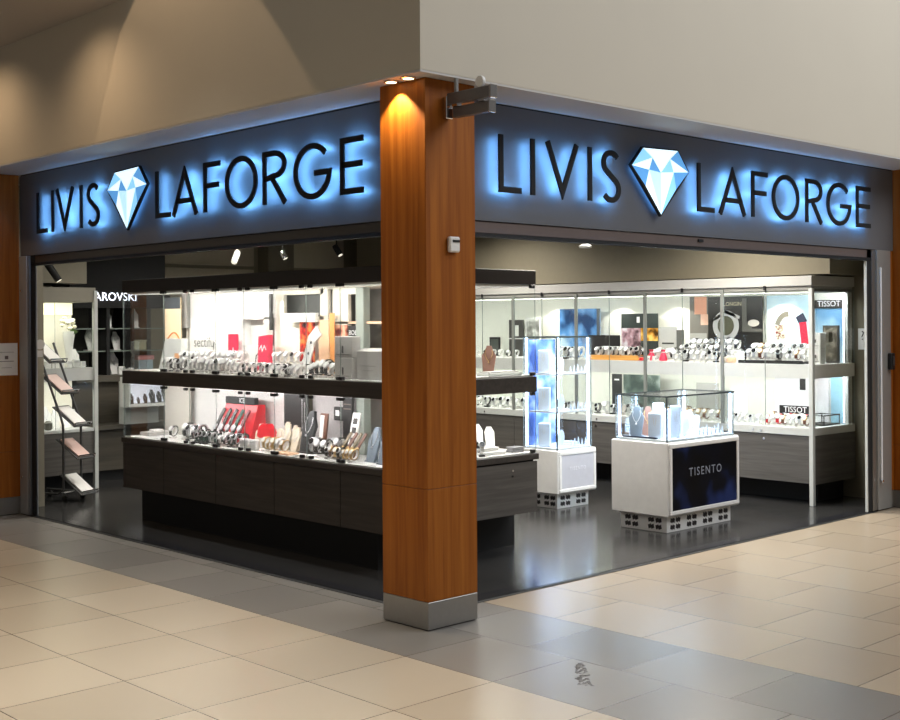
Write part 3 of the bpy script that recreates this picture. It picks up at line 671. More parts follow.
# ------------------------------------------------------------------ free-standing towers
def tower(label, x0, x1, y0, y1, zb, zt, zg, shelves, holes, front):
    t = thing('display_tower', label, 'display case', ((x0 + x1) / 2, (y0 + y1) / 2, .006))
    i = .05
    pl = build('plinth', B().box(x0 + i, x1 - i, y0 + i, y1 - i, .006, zb, c=.002), WHITE, t)
    # pierced pattern on the plinth: little quatrefoils of four dark openings
    nf, ns = holes
    def motif(cx, cz, fn):
        b = B()
        for dx in (-1, 1):
            for dz in (-1, 1):
                for k in (0, 1):
                    a = cx + dx * .036 + (k - .5) * .026; z = cz + dz * .026
                    poly = [(a - .017, z - .010), (a + .010, z - .021), (a + .017, z + .010), (a - .010, z + .021)]
                    b.prism(poly, fn, 0, .003)
        return b
    for k in range(nf):
        cx = x0 + i + (x1 - x0 - 2 * i) * (k + .5) / nf
        build('pierced_motif', motif(cx, zb * .52, lambda a, z, d: Vector((a, y0 + i - d, z))), INK, pl)
    for k in range(ns):
        cy = y0 + i + (y1 - y0 - 2 * i) * (k + .5) / ns
        build('pierced_motif', motif(cy, zb * .52, lambda a, z, d: Vector((x0 + i - d, a, z))), INK, pl)
    build('body', B().box(x0, x1, y0, y1, zb, zt, c=.006), WHITE, t)
    fr = .045
    f = B(); 
    f.box(x0 + .012, x1 - .012, y0 - .014, y0, zt - fr, zt - .01, c=.005).box(x0 + .012, x1 - .012, y0 - .014, y0, zb + .012, zb + fr, c=.005)
    f.box(x0 + .012, x0 + fr, y0 - .014, y0, zb + fr, zt - fr, c=.005).box(x1 - fr, x1 - .012, y0 - .014, y0, zb + fr, zt - fr, c=.005)
    build('front_frame', f, WHITE, t)
    a0, a1, c0, c1 = x0 + fr, x1 - fr, zb + fr, zt - fr
    fp = build('front_panel', B().box(a0, a1, y0 - .008, y0 - .001, c0, c1), SCREEN if front == 'screen' else M('panel_lilac_grey', (196, 196, 204), .5), t, 'dark blue screen with silver lettering' if front == 'screen' else 'pale lilac panel with faint lettering')
    wdt = a1 - a0
    build('lettering', text_mesh('TISENTO', wdt * .105, fnx((a0 + a1) / 2, y0 - .008, c0 + (c1 - c0) * .58), .002, 1.0, 1.28), M('silver_lettering', (140, 146, 160), .4, emit=.03) if front == 'screen' else M('pale_lettering', (240, 240, 246), .3), fp)
    g = .03
    build('deck', B().box(x0 + g, x1 - g, y0 + g, y1 - g, zt, zt + .018, c=.002), ACRYL, t)
    for z in shelves: build('glass_shelf', B().box(x0 + g + .01, x1 - g - .01, y0 + g + .01, y1 - g - .055, z, z + .012), ACRYL, t)
    zz = zt + .002
    pane(t, x0 + g, x1 - g, y0 + g - .006, y0 + g, zz, zg); pane(t, x0 + g, x1 - g, y1 - g, y1 - g + .006, zz, zg)
    pane(t, x0 + g - .006, x0 + g, y0 + g, y1 - g, zz, zg); pane(t, x1 - g, x1 - g + .006, y0 + g, y1 - g, zz, zg)
    b = B(); b.box(x0 + g - .006, x1 - g + .006, y0 + g - .006, y1 - g + .006, zg, zg + .006); b.mi = [0, 0, 1, 1, 1, 1]
    build('glass_top', b, [GLASS, GEDGE], t)
    build('top_edge', B().box(x0 + g - .007, x1 - g + .007, y0 + g - .008, y0 + g - .003, zg - .004, zg + .008).box(x0 + g - .008, x0 + g - .003, y0 + g, y1 - g, zg - .004, zg + .008).box(x0 + g - .007, x1 - g + .007, y1 - g + .003, y1 - g + .008, zg - .004, zg + .008).box(x1 - g + .003, x1 - g + .008, y0 + g, y1 - g, zg - .004, zg + .008), M('dark_glass_edge', (50, 62, 66), .3), t)
    build('corner_seal', B().box(x0 + g - .008, x0 + g + .002, y0 + g - .008, y0 + g + .002, zz, zg), M('dark_glass_edge', (50, 62, 66), .3), t)
    for px, py in ((x0 + g + .016, y1 - g - .02), (x1 - g - .02, y0 + g + .016), (x1 - g - .02, y1 - g - .02)):
        build('led_post', B().box(px - .007, px + .007, py - .007, py + .007, zz + .016, zg - .004), M('led_tower', (190, 218, 255), .5, emit=9), t)
    return t
tower('low white display tower with a dark blue screen on its front', 3.295, 4.265, .86, 1.415, .137, .71, 1.062, (), (4, 2), 'screen')
tower('tall narrow white display tower with two glass shelves beside the display counter', 3.635, 4.155, 2.285, 2.74, .14, .522, 1.512, (.845, 1.178), (2, 2), 'panel')
o = build('backdrop_panel', B().box(3.69, 4.04, 2.665, 2.68, .545, 1.49), picture('blue_mist', (40, 66, 130), (92, 124, 190), (176, 196, 236), 5)); tag(o, 'blue misty picture panel inside the tall narrow tower', 'poster')
t = thing('price_plate', 'small dark plate lying at the near edge of the low tower deck', 'plate', (3.35, 1.15, .728))
build('plate', B().box(3.335, 3.355, 1.0, 1.33, .729, .742), M('navy_plate', (40, 48, 66), .4), t); build('foot', B().box(3.335, 3.375, 1.05, 1.28, .7285, .7305), ACRYL, t)

# ------------------------------------------------------------------ brochure stand
br = thing('brochure_stand', 'grey metal brochure stand on castors inside the left opening', 'brochure stand', (.96, 5.98, .006))
a = math.radians(-68); fx = Vector((math.cos(a), math.sin(a), 0)); fy = Vector((-math.sin(a), math.cos(a), 0)); O = Vector((.96, 5.98, 0))
def Q(f, s, z): return O + fx * f + fy * s + Vector((0, 0, z))
GUN = M('gunmetal', (84, 84, 84), .35, .6)
for s in (-.12, .12):
    build('upright', B().tube([Q(-.42, s, .075), Q(-.06, s, .075), Q(0, s, .12), Q(0, s, .72), Q(-.03, s, .80), Q(-.33, s, 1.48)], .011), GUN, br)
    for f in (-.38, .02):
        c_ = build('castor', B().lathe([(.012, -.012), (.028, -.01), (.028, .01), (.012, .012)], Q(f, s, .034), 16, axis=fy), BLACK, br)
        build('fork', B().tube([Q(f, s, .03), Q(f, s, .085)], .01), GUN, c_)
build('foot_bar', B().tube([Q(-.06, -.12, .075), Q(-.06, .12, .075)], .009), CHROME, br)
pr = [(-.30, 1.38), (-.16, 1.09), (-.01, .79), (.03, .49), (.07, .16)]
for f, z in pr:
    sh = build('tray', B().add([Q(f - .13, -.11, z + .09), Q(f + .13, -.11, z - .09), Q(f + .13, .11, z - .09), Q(f - .13, .11, z + .09), Q(f - .126, -.11, z + .096), Q(f + .134, -.11, z - .084), Q(f + .134, .11, z - .084), Q(f - .126, .11, z + .096)], [(3, 2, 1, 0), (4, 5, 6, 7), (0, 1, 5, 4), (1, 2, 6, 5), (2, 3, 7, 6), (3, 0, 4, 7)]), GUN, br)
    build('lip', B().tube([Q(f + .135, -.11, z - .085), Q(f + .15, -.11, z - .05), Q(f + .15, .11, z - .05), Q(f + .135, .11, z - .085)], .006), CHROME, sh)
for i, (f, z) in enumerate(pr):
    m = [PAPER, M('leaflet_pink', (226, 200, 192), .5), PAPER, M('leaflet_rose', (214, 182, 172), .5), PAPER][i]
    b = B().add([Q(f - .10, -.08, z + .082), Q(f + .115, -.08, z - .067), Q(f + .115, .08, z - .067), Q(f - .10, .08, z + .082), Q(f - .096, -.08, z + .092), Q(f + .119, -.08, z - .057), Q(f + .119, .08, z - .057), Q(f - .096, .08, z + .092)], [(3, 2, 1, 0), (4, 5, 6, 7), (0, 1, 5, 4), (1, 2, 6, 5), (2, 3, 7, 6), (3, 0, 4, 7)])
    o = build('brochure', b, m); tag(o, ['white leaflets on the topmost tray of the brochure stand', 'pink leaflets on the second tray of the brochure stand', 'white leaflets on the middle tray of the brochure stand', 'rose leaflets on the fourth tray of the brochure stand', 'white leaflets on the lowest tray of the brochure stand'][i], 'leaflet')

# ------------------------------------------------------------------ ceiling fittings inside the shop
def tracklight(label, loc, tilt, m=MBLACK, L=.13):
    t = thing('spotlight', label, 'spotlight', loc); l = Vector(loc)
    build('stem', B().tube([l, l + Vector((0, 0, 2.9 - loc[2]))], .008), m, t)
    d = Vector(tilt).normalized()
    build('head', B().lathe([(.03, -L * .3), (.034, -L * .2), (.034, L * .6), (.03, L * .65)], loc, 16, axis=d), m, t, None, True)
    build('lens', B().lathe([(.026, 0), (.026, .004)], l + d * L * .65, 14, axis=d), M('lens_warm', (255, 245, 225), .3, emit=1.0), t)
tracklight('black cylinder spotlight hanging above the left cabinet', (.86, 6.2, 2.19), (.5, -.3, -.9), MBLACK, .22)
tracklight('white spotlight above the long counter, leftmost of three', (2.95, 6.2, 2.38), (-.5, -.3, -.7), WHITE, .16)
tracklight('small chrome spotlight above the long counter, middle of three', (3.55, 6.2, 2.42), (.3, -.3, -.8), CHROME, .10)
tracklight('black spotlight above the long counter by the pillar, rightmost of three', (4.3, 6.2, 2.50), (.2, -.5, -.8), MBLACK, .14)
t = thing('ceiling_sprinkler', 'small round white sprinkler hanging behind the right shutter bar', 'sprinkler', (2.5, 1.0, 2.2))
build('pipe', B().tube([(2.5, 1.0, 2.22), (2.5, 1.0, 2.9)], .01), GREYW, t); build('rosette', B().lathe([(.045, 0), (.05, .012), (.02, .03)], (2.5, 1.0, 2.19), 20), GREYW, t)
o = build('ceiling_track', B().box(2.2, 5.2, 6.18, 6.22, 2.86, 2.9), MBLACK); tag(o, 'thin black lighting track on the shop ceiling above the counter', 'track')

# ------------------------------------------------------------------ goods: prototypes
# front of every prototype faces -x (towards the left shop front)
PROTO = {}
def place(key, maker, loc, rz=0, label=None, group=None, s=1.0):
    if key not in PROTO:
        PROTO[key] = maker(); o = PROTO[key]
        o.location = loc; o.rotation_euler = (0, 0, rz); o.scale = (s, s, s)
        o['label'] = label
        if group: o['group'] = group
        return o
    return dup(PROTO[key], loc, rz, label, group, s)
STRAP = {'steel': SILVER, 'black': BLACK, 'brown': BROWN, 'white': WHITE, 'gold': GOLD, 'red': RED, 'green': GREEN}
def mk_watch(strap, dial, stand):
    def f():
        t = thing('watch', '', 'watch')
        # C-shaped strap held round a cuff, leaning back
        tilt = math.radians(28)
        def fn(a, b_, d): # a forward(-x), b_ up, d sideways
            x = -a; z = b_; return Vector((x * math.cos(tilt) + (z) * math.sin(tilt), d, .012 + z * math.cos(tilt) - x * math.sin(tilt) * .9 + .0))
        ring = arc(0, .040, .026, .036, -70, 250, 18)
        st = build('strap', B().ribbon(ring, .005, fn, -.011, .011), STRAP[strap], t, None, True)
        build('cuff', B().ribbon(arc(0, .040, .021, .031, -80, 260, 14), .004, fn, -.009, .009).box(-.014, .032, -.016, .016, 0, .010), stand, t)
        c = fn(.029, .046, 0); ax = Vector((-math.cos(tilt), 0, math.sin(tilt)))
        cs = build('case', B().lathe([(.016, -.004), (.019, -.002), (.019, .005), (.0165, .007)], c, 16, axis=ax), STRAP['gold'] if strap in ('gold', 'brown') else SILVER, t, None, True)
        build('dial', B().lathe([(.015, 0), (.015, .001)], c + ax * .0072, 14, axis=ax), dial, cs)
        build('crown', B().lathe([(.003, 0), (.003, .004)], c + Vector((0, .019, 0)), 8, axis=Vector((0, 1, 0))), SILVER, cs)
        return t
    return f
def mk_bust(m, chain, pendant=True):
    def f():
        t = thing('necklace_bust', '', 'necklace stand')
        prof = [(-.030, 0), (-.034, .01), (-.045, .09), (-.050, .13), (-.028, .165), (-.016, .20), (.016, .20), (.028, .165), (.050, .13), (.045, .09), (.034, .01), (.030, 0)]
        fn = lambda a, z, d: Vector((d + z * .28 - .02, a, z))
        build('bust', B().prism(prof, fn, -.006, .010), m, t)
        build('foot', B().box(-.03, .055, -.045, .045, 0, .008, c=.002).box(.02, .032, -.008, .008, .008, .10), m, t)
        n = [fn(-.022, .172, -.009), fn(-.026, .14, -.010), fn(-.014, .11, -.010), fn(0, .095, -.010), fn(.014, .11, -.010), fn(.026, .14, -.010), fn(.022, .172, -.009)]
        ch = build('chain', B().tube(n, .0022, 6), chain, t)
        if pendant: build('pendant', B().lathe([(.001, 0), (.006, .004), (.006, .009), (.001, .013)], fn(0, .080, -.011), 8), chain, ch)
        return t
    return f
def mk_ringcone(m, ring=SILVER):
    def f():
        t = thing('ring_stand', '', 'ring stand')
        build('cone', B().lathe([(.016, 0), (.016, .004), (.010, .008), (.003, .058), (.001, .062)], (0, 0, 0), 12), m, t, None, True)
        build('ring', B().tube([(math.cos(k * PI / 8) * .0085, math.sin(k * PI / 8) * .0085, .026) for k in range(16)], .002, 6, 0, True), ring, t)
        return t
    return f
def mk_block(m, w, d, h, jewel=SILVER):
    def f():
        t = thing('jewellery_block', '', 'jewellery stand')
        build('block', B().box(-d / 2, d / 2, -w / 2, w / 2, 0, h, c=.004), m, t)
        for s in (-1, 1):
            build('earring', B().tube([(-d / 2 - .004 + .0 * s, s * w * .2 + math.cos(k * PI / 5) * .007, h * .72 + math.sin(k * PI / 5) * .009) for k in range(10)], .0018, 6, 0, True), jewel, t)
        return t
    return f
def mk_bangle(m, r=.03):
    def f():
        t = thing('bracelet', '', 'bracelet')
        build('band', B().tube([(-.0 + math.sin(k * PI / 10) * r * .25 + math.cos(k * PI / 10) * .0, math.cos(k * PI / 10) * r, r + .004 + math.sin(k * PI / 10) * r) for k in range(20)], .004, 6, 0, True), m, t, None, True)
        build('clasp', B().box(-.006, .006, -.008, .008, .0, .012, c=.002), m, t)
        return t
    return f
def mk_pearls(m):
    def f():
        t = thing('pendant_stand', '', 'pendant stand')
        fn = lambda a, z, d: Vector((d + z * .45 - .01, a, z))
        build('easel', B().prism([(-.022, 0), (-.026, .085), (-.012, .11), (.012, .11), (.026, .085), (.022, 0)], fn, 0, .005).box(.015, .035, -.02, .02, 0, .006), m, t)
        build('chain', B().tube([fn(-.014, .10, -.003), fn(-.014, .07, -.003), fn(0, .035, -.003), fn(.014, .07, -.003), fn(.014, .10, -.003)], .002, 6), SILVER, t)
        return t
    return f
def card(name, label, cat, x, y0, y1, z0, z1, m, th=.006, text=None, tm=INK, ts=None, lean=0.0, strip=None, tz=.5, group=None, foot=True, ed=.035):
    """upright card or poster facing the left shop front, with a stiff back or easel foot"""
    t = thing(name, label, cat, (x, (y0 + y1) / 2, z0), group)
    fn = lambda a, z, d: Vector((x + (z - z0) * lean - d, a, z))
    build('card', B().prism([(y0, z0), (y1, z0), (y1, z1), (y0, z1)], fn, 0, th), m, t)
    if foot: build('easel', B().box(x, x + ed, (y0 + y1) / 2 - .012, (y0 + y1) / 2 + .012, z0, z0 + .01).box(x, x + .008, (y0 + y1) / 2 - .012, (y0 + y1) / 2 + .012, z0, z0 + min(.08, (z1 - z0) * .6)), WHITE, t)
    if text:
        g = lambda a, z, d: fn((y0 + y1) / 2 - a, z0 + (z1 - z0) * tz + z, th + d)
        build('lettering', text_mesh(text, ts, g, .0015), tm, t)
    if strip:
        for n_, m_, a0, a1, c0, c1 in strip:
            build(n_, B().prism([(y0 + (y1 - y0) * a0, z0 + (z1 - z0) * c0), (y0 + (y1 - y0) * a1, z0 + (z1 - z0) * c0), (y0 + (y1 - y0) * a1, z0 + (z1 - z0) * c1), (y0 + (y1 - y0) * a0, z0 + (z1 - z0) * c1)], fn, th, th + .001), m_, t)
    return t

UR, LR, DK = 1.2555, .6905, .69      # shelf heights in the right wall cabinet
# -------- posters and cards in the right wall cabinet, upper shelf
card('poster', 'dark green topped poster with pink flowers and gold picture on the upper shelf', 'poster', 5.9, 2.89, 3.37, UR, 1.73, M('poster_dark_green', (44, 52, 50), .4),
     strip=[('picture', picture('pink_flowers', (92, 70, 76), (176, 140, 150), (214, 206, 214), 9), .47, 1, .0, .68), ('picture', picture('gold_watch_picture', (70, 46, 14), (190, 130, 40), (240, 200, 110), 9), 0, .46, .40, .68), ('emblem', WINK, .49, .57, .80, .93)])
card('show_card', 'white card with small dark lettering beside the gold picture poster', 'card', 5.75, 2.55, 2.76, UR, 1.59, LGREY, strip=[('lettering', INK, .15, .85, .48, .53)])
card('slab', 'slim dark grey slab next to the white lettered card', 'display slab', 5.72, 2.44, 2.51, UR, 1.56, M('slab_grey', (92, 92, 88), .5), .03)
card('poster', 'grey poster with peach shapes beside the large black watch poster', 'poster', 6.05, 2.37, 2.60, UR, 1.895, M('poster_grey', (120, 116, 110), .4), strip=[('picture', M('peach_print', (232, 168, 140), .5), .1, .75, .72, 1), ('picture', M('peach_pale_print', (240, 196, 172), .5), .0, .42, .55, .72), ('picture', M('pale_grey_print', (170, 168, 164), .5), .1, 1, .1, .42)])
p = card('poster', 'large black poster with an oversized steel watch in the middle of the upper shelf', 'poster', 6.04, 1.74, 2.37, UR, 1.89, M('poster_black', (34, 32, 30), .35), text='LONGINES', tm=M('gold_ink_glow', (200, 190, 160), .4, emit=.1), ts=.055, tz=.88, foot=False)  # gold lettering ink given a slight glow
fw_ = lambda a, z, d: Vector((6.034 - d, a, z))
build('watch_picture', B().ribbon(arc(2.16, 1.60, .125, .125, 0, 360, 28)[:-1], .055, fw_, .0005, .003, 0, True).ribbon([(2.30, 1.66), (2.16, 1.74), (2.00, 1.68)], .03, fw_, .0005, .003), M('steel_print', (196, 196, 196), .3), p)
build('watch_picture', B().prism(arc(2.16, 1.60, .095, .095, 0, 360, 24)[:-1], fw_, .0005, .0025), M('dial_print', (92, 92, 76), .3), p)
build('watch_picture', B().ribbon([(2.16, 1.46), (2.05, 1.36), (1.96, 1.30)], .10, fw_, .0005, .003), M('strap_print', (170, 170, 170), .35), p)
build('room_picture', B().prism([(1.74, 1.54), (1.97, 1.54), (1.97, 1.57), (1.74, 1.57)], fw_, .0005, .002).prism([(1.86, 1.57), (1.97, 1.57), (1.97, 1.87), (1.92, 1.87), (1.92, 1.62), (1.86, 1.62)], fw_, .0005, .002), M('grey_print', (96, 94, 88), .4), p)
build('egg_picture', B().prism(arc(1.84, 1.625, .065, .034, 0, 360, 20)[:-1], fw_, .0022, .003), M('egg_print', (214, 206, 196), .4), p)
p = card('poster', 'pale blue poster with a large angled watch picture at the right end', 'poster', 6.05, 1.20, 1.70, UR, 1.89, picture('pale_blue_print', (176, 206, 220), (206, 226, 232), (232, 240, 240), 2.2), foot=False)
fw_ = lambda a, z, d: Vector((6.044 - d, a, z))
build('watch_picture', B().ribbon(arc(1.50, 1.55, .10, .12, 20, 190, 14), .05, fw_, .0005, .003), M('steel_print', (196, 196, 196), .3), p)
build('watch_picture', B().ribbon(arc(1.47, 1.55, .12, .16, 95, 20, 8), .05, fw_, .001, .0032), M('bezel_print', (120, 116, 104), .35), p)
build('watch_picture', B().ribbon([(1.565, 1.60), (1.54, 1.47)], .10, fw_, .001, .0034), picture('case_print', (120, 40, 44), (190, 184, 160), (230, 226, 214), 40), p)
build('strap_picture', B().ribbon([(1.345, 1.70), (1.30, 1.62)], .09, fw_, .001, .003), M('navy_print', (36, 40, 60), .4), p)
build('strap_picture', B().ribbon([(1.31, 1.63), (1.285, 1.42)], .075, fw_, .0012, .0033), M('red_print', (214, 36, 60), .4), p)
b = text_mesh('TISSOT', .074, lambda a, z, d: Vector((6.058 - d, 1.045 - a, 1.80 + z)), .001)
t = thing('brand_sign', 'black sign band with white lettering high in the cabinet end bay', 'sign', (6.07, 1.0, 1.76))
build('band', B().box(6.059, 6.075, .84, 1.32, 1.762, 1.838), BOARD, t); build('lettering', b, WINK, t)
build('lettering', text_mesh('T+', .074, lambda a, z, d: Vector((6.058 - d, 1.265 - a, 1.80 + z)), .001), WINK, t)
card('poster', 'blue graded poster in the cabinet end bay behind the dark frame', 'poster', 6.083, .90, 1.195, UR, 1.76, BLUEP, .006, foot=False)
p = card('picture_frame', 'dark framed picture with a pale figure in the cabinet end bay', 'picture frame', 5.93, .865, 1.02, UR, 1.60, M('frame_dark_grey', (62, 60, 58), .4), .03, strip=[('picture', picture('sepia_print', (62, 58, 50), (92, 86, 76), (150, 144, 130), 12), .08, .92, .06, .94), ('picture', M('figure_print', (224, 216, 200), .5), .35, .62, .55, .82)])
for z0, z1, s in ((UR, 1.395, 'lower'), (1.3955, 1.535, 'upper')):
    t = thing('watch_box', 'white watch box stacked in the cabinet end bay, %s of two' % s, 'box', (5.66, .93, z0)); build('box', B().box(5.62, 5.72, .885, .985, z0, z1, c=.004), WHITE, t)
    build('print', B().box(5.618, 5.62, .925, .945, z0 + .05, z0 + .08).box(5.618, 5.62, .895, .975, z0 + .02, z0 + .024), INK, t)
card('poster', 'poster of a blue tinted face on the upper shelf', 'poster', 5.9, 3.66, 4.24, UR, 1.79, picture('blue_face_print', (36, 66, 110), (96, 150, 210), (190, 215, 236), 3.4), strip=[('frame', M('slate_print', (70, 76, 82), .4), 0, .08, 0, 1)])
card('board', 'low black display board behind the honey wood tray', 'display board', 5.75, 3.27, 3.70, UR, 1.505, BOARD)
card('picture_frame', 'small dark framed picture standing far left on the upper shelf', 'picture frame', 5.95, 4.83, 5.05, UR, 1.675, M('frame_dark_grey', (62, 60, 58), .4), .02, strip=[('picture', M('pale_figure', (210, 210, 205), .5), .3, .6, .55, .85), ('line', WHITE, 0, 1, .47, .5)])
card('picture_frame', 'white framed grey picture on the upper shelf left of the blue face', 'picture frame', 5.95, 4.56, 4.79, UR, 1.705, WHITE, .02, strip=[('picture', picture('grey_pic', (110, 110, 106), (150, 150, 146), (224, 224, 220), 8), .07, .93, .05, .95)])
card('picture_frame', 'small black framed picture low behind the brown necklace bust', 'picture frame', 5.9, 5.16, 5.32, UR, 1.475, BOARD, .02, strip=[('picture', M('charcoal_print', (70, 74, 70), .4), .1, .9, .1, .9)])
t = thing('tray', 'honey coloured wooden tray of watches on the upper shelf', 'tray', (5.5, 3.1, UR)); build('base', B().box(5.44, 5.69, 2.80, 3.44, UR, UR + .028, c=.003), HONEY, t); build('rim', B().box(5.435, 5.447, 2.80, 3.44, UR, UR + .05, c=.002).box(5.683, 5.695, 2.80, 3.44, UR, UR + .05, c=.002), HONEY, t)
o = build('cloth', B().box(5.44, 5.6, 2.75, 2.79, UR, UR + .03, c=.006), RED); tag(o, 'small folded red cloth at the end of the honey wood tray', 'cloth')
t = thing('tray', 'long black watch tray on the upper shelf at the right end', 'tray', (5.5, 1.2, UR)); build('base', B().box(5.43, 5.60, .95, 1.62, UR, UR + .022, c=.003), BOARD, t); build('lip', B().box(5.425, 5.43, .95, 1.62, UR, UR + .03), MBLACK, t)
# lower deck cards
card('poster', 'narrow black poster with small white lettering on the lower shelf', 'poster', 5.9, 3.37, 3.50, LR, 1.09, M('poster_black2', (48, 48, 48), .4), strip=[('lettering', WINK, .25, .75, .83, .87)])
card('poster', 'grey green poster of a pale sleek shape on the lower shelf', 'poster', 5.9, 2.87, 3.345, LR, 1.09, picture('grey_green_print', (72, 84, 80), (104, 118, 110), (190, 200, 196), 5))
card('poster', 'faded pale grey picture card on the lower shelf', 'card', 5.9, 2.16, 2.42, LR, 1.03, LGREY)
card('show_card', 'plain white card standing on the lower shelf behind pale watches', 'card', 5.6, 1.635, 1.815, LR, 1.01, WHITE)
card('poster', 'pale wide poster with a hanging black strap picture on the lower shelf', 'poster', 6.06, 1.05, 1.62, LR, 1.125, picture('pale_lilac_print', (214, 208, 210), (226, 224, 228), (236, 238, 240), 2.5), foot=False, strip=[('strap_picture', BOARD, .42, .53, .68, 1)])
card('poster', 'plain pale blue panel in the cabinet end bay on the lower shelf', 'poster', 6.083, .90, 1.04, LR, 1.12, M('panel_pale_blue', (150, 196, 216), .5), foot=False)
card('brand_sign', 'black lettered sign block standing behind watches on the lower shelf', 'sign', 5.66, .99, 1.32, .79, .865, BOARD, .02, text='TISSOT', tm=WINK, ts=.075, foot=False)
card('sign_block', 'white plinth carrying the black lettered sign on the lower shelf', 'display block', 5.67, 1.0, 1.31, LR, .79, WHITE, .05, foot=False)
t = thing('wire_tray', 'black wire framed tray at the right end of the lower shelf', 'tray', (5.85, .97, LR)); b = B()
pts = [(5.70, .90), (5.98, .90), (5.98, 1.08), (5.70, 1.08)]
for z in (LR + .006, LR + .09): b.tube([(x, y, z) for x, y in pts], .006, 6, 0, True)
for x, y in pts: b.tube([(x, y, LR), (x, y, LR + .09)], .006, 6)
build('frame', b, BLACK, t); build('base', B().box(5.70, 5.98, .90, 1.08, LR, LR + .006), BOARD, t)
# -------- watches in the right wall cabinet
DW, DB_, DG = M('dial_white', (230, 230, 226), .3), M('dial_black', (20, 20, 24), .2), M('dial_blue', (40, 60, 110), .2)
CW = M('cuff_white', (236, 234, 230), .4); CG = M('cuff_grey', (120, 118, 116), .5); CB = M('cuff_black', (22, 22, 22), .5)
kinds = {'steel': [('steel', DW, CW), ('steel', DB_, CW)], 'black': [('black', DB_, CG), ('black', DW, CW)], 'brown': [('brown', DW, CW)], 'white': [('white', DW, CW)], 'gold': [('gold', DW, CW)], 'red': [('red', DW, CW)], 'green': [('green', DB_, CB)], 'dsteel': [('steel', DB_, CB)]}
rw = random.Random(11)
def row(where, grp, xs, y0, y1, z, n, mix, face=0.0, s=(1.0, 1.25), jit=.01, step=0.0):
    """a row of watches between y0 and y1, one row per entry of xs, stepping up towards the back"""
    for r_, x in enumerate(xs):
        for i in range(n):
            k = rw.choice(mix); q = rw.randrange(len(kinds[k])); st, di, cu = kinds[k][q]
            y = y0 + (y1 - y0) * (i + .5) / n
            nm = {'dsteel': 'steel watch on a black cuff'}.get(k, k + ' strapped watch on a cuff' if k != 'steel' else 'steel watch on a pale cuff')
            zz = z + r_ * step
            place('watch_%s_%d' % (k, q), mk_watch(st, di, cu), (x + rw.uniform(-jit, jit) * .6, y, zz), face + rw.uniform(-.15, .15), nm + ' ' + where, nm + 's ' + where, rw.uniform(*s))
def riser(label, x0, x1, y0, y1, z, h, m=WHITE):
    t = thing('display_riser', label, 'display riser', ((x0 + x1) / 2, (y0 + y1) / 2, z)); build('step', B().box(x0, x1, y0, y1, z, z + h, c=.002), m, t)
    build('front_edge', B().box(x0 - .003, x0, y0, y1, z + h - .008, z + h), GREYW, t); return t
riser('low white riser under watches in front of the large black watch poster', 5.56, 5.66, 1.78, 2.42, UR, .05); riser('tall white riser under watches in front of the large black watch poster', 5.665, 5.78, 1.78, 2.42, UR, .10)
riser('white riser behind the long black watch tray', 5.625, 5.735, .99, 1.66, UR, .06)
row('in front of the large black watch poster', '', (5.48,), 1.8, 2.42, UR, 9, ['steel', 'steel', 'black', 'dsteel'], s=(1.2, 1.45))
row('in front of the large black watch poster', '', (5.61,), 1.8, 2.42, UR + .05, 9, ['steel', 'steel', 'black', 'dsteel'], s=(1.3, 1.5))
row('in front of the large black watch poster', '', (5.72,), 1.8, 2.42, UR + .10, 9, ['steel', 'steel', 'black'], s=(1.35, 1.55))
row('on the long black tray at the right end', '', (5.52,), .97, 1.60, UR + .022, 10, ['brown', 'steel', 'white', 'steel', 'black'], s=(1.2, 1.4))
row('on the riser behind the long black tray', '', (5.69,), 1.0, 1.65, UR + .06, 9, ['steel', 'white', 'brown', 'white', 'steel'], s=(1.4, 1.6))
row('on the honey wood tray', '', (5.505, 5.605), 2.83, 3.42, UR + .0285, 9, ['dsteel', 'black', 'steel', 'white'], s=(1.15, 1.35), step=.0)
row('before the blue face poster', '', (5.50, 5.62), 3.68, 4.34, UR, 8, ['dsteel', 'steel', 'black', 'steel'], s=(1.2, 1.6))
row('by the red pouches on the upper shelf', '', (5.62,), 2.48, 2.76, UR, 5, ['white', 'steel', 'black'], s=(1.3, 1.6))
row('at the far left end of the upper shelf', '', (5.52,), 4.5, 5.7, UR, 10, ['steel', 'black', 'white'], s=(.9, 1.1))
row('behind the white card on the lower shelf', '', (5.50,), 1.42, 1.80, LR, 5, ['white', 'brown', 'steel'], s=(1.0, 1.2))
row('before the black lettered sign on the lower shelf', '', (5.48, 5.57), .93, 1.38, LR, 8, ['white', 'brown', 'steel', 'red'], s=(1.1, 1.3), step=.012)
row('on the lower shelf below the large black watch poster', '', (5.52, 5.64), 1.95, 2.62, LR, 9, ['gold', 'brown', 'steel', 'white'], s=(1.2, 1.45), step=.0)
row('on the lower shelf by the grey green poster', '', (5.56,), 2.75, 3.7, LR, 9, ['black', 'steel', 'dsteel'], s=(1.1, 1.6))
row('on the lower shelf far left behind the tall tower', '', (5.50, 5.62), 3.8, 5.4, LR, 14, ['steel', 'white', 'steel', 'dsteel'], s=(1.2, 1.5))
for y, s in ((2.70, 'left'), (2.555, 'right')):
    t = thing('pouch', 'small red pouch on the upper shelf, %s of two' % s, 'pouch', (5.53, y, UR)); build('bag', B().lathe([(.035, 0), (.042, .01), (.03, .06), (.016, .085), (.026, .11)], (5.53, y, UR), 14), PINKRED, t, None, True); build('cord', B().lathe([(.018, .08), (.018, .09)], (5.53, y, UR), 12), WHITE, t)
for y, m, l in ((2.69, PAPER, 'white'), (2.60, LGREY, 'grey')):
    card('price_card', 'tiny %s price card before the red pouches' % l, 'card', 5.44, y - .03, y + .03, UR, UR + .05, m, .003, lean=.4, strip=[('print', INK, .2, .8, .3, .6)])
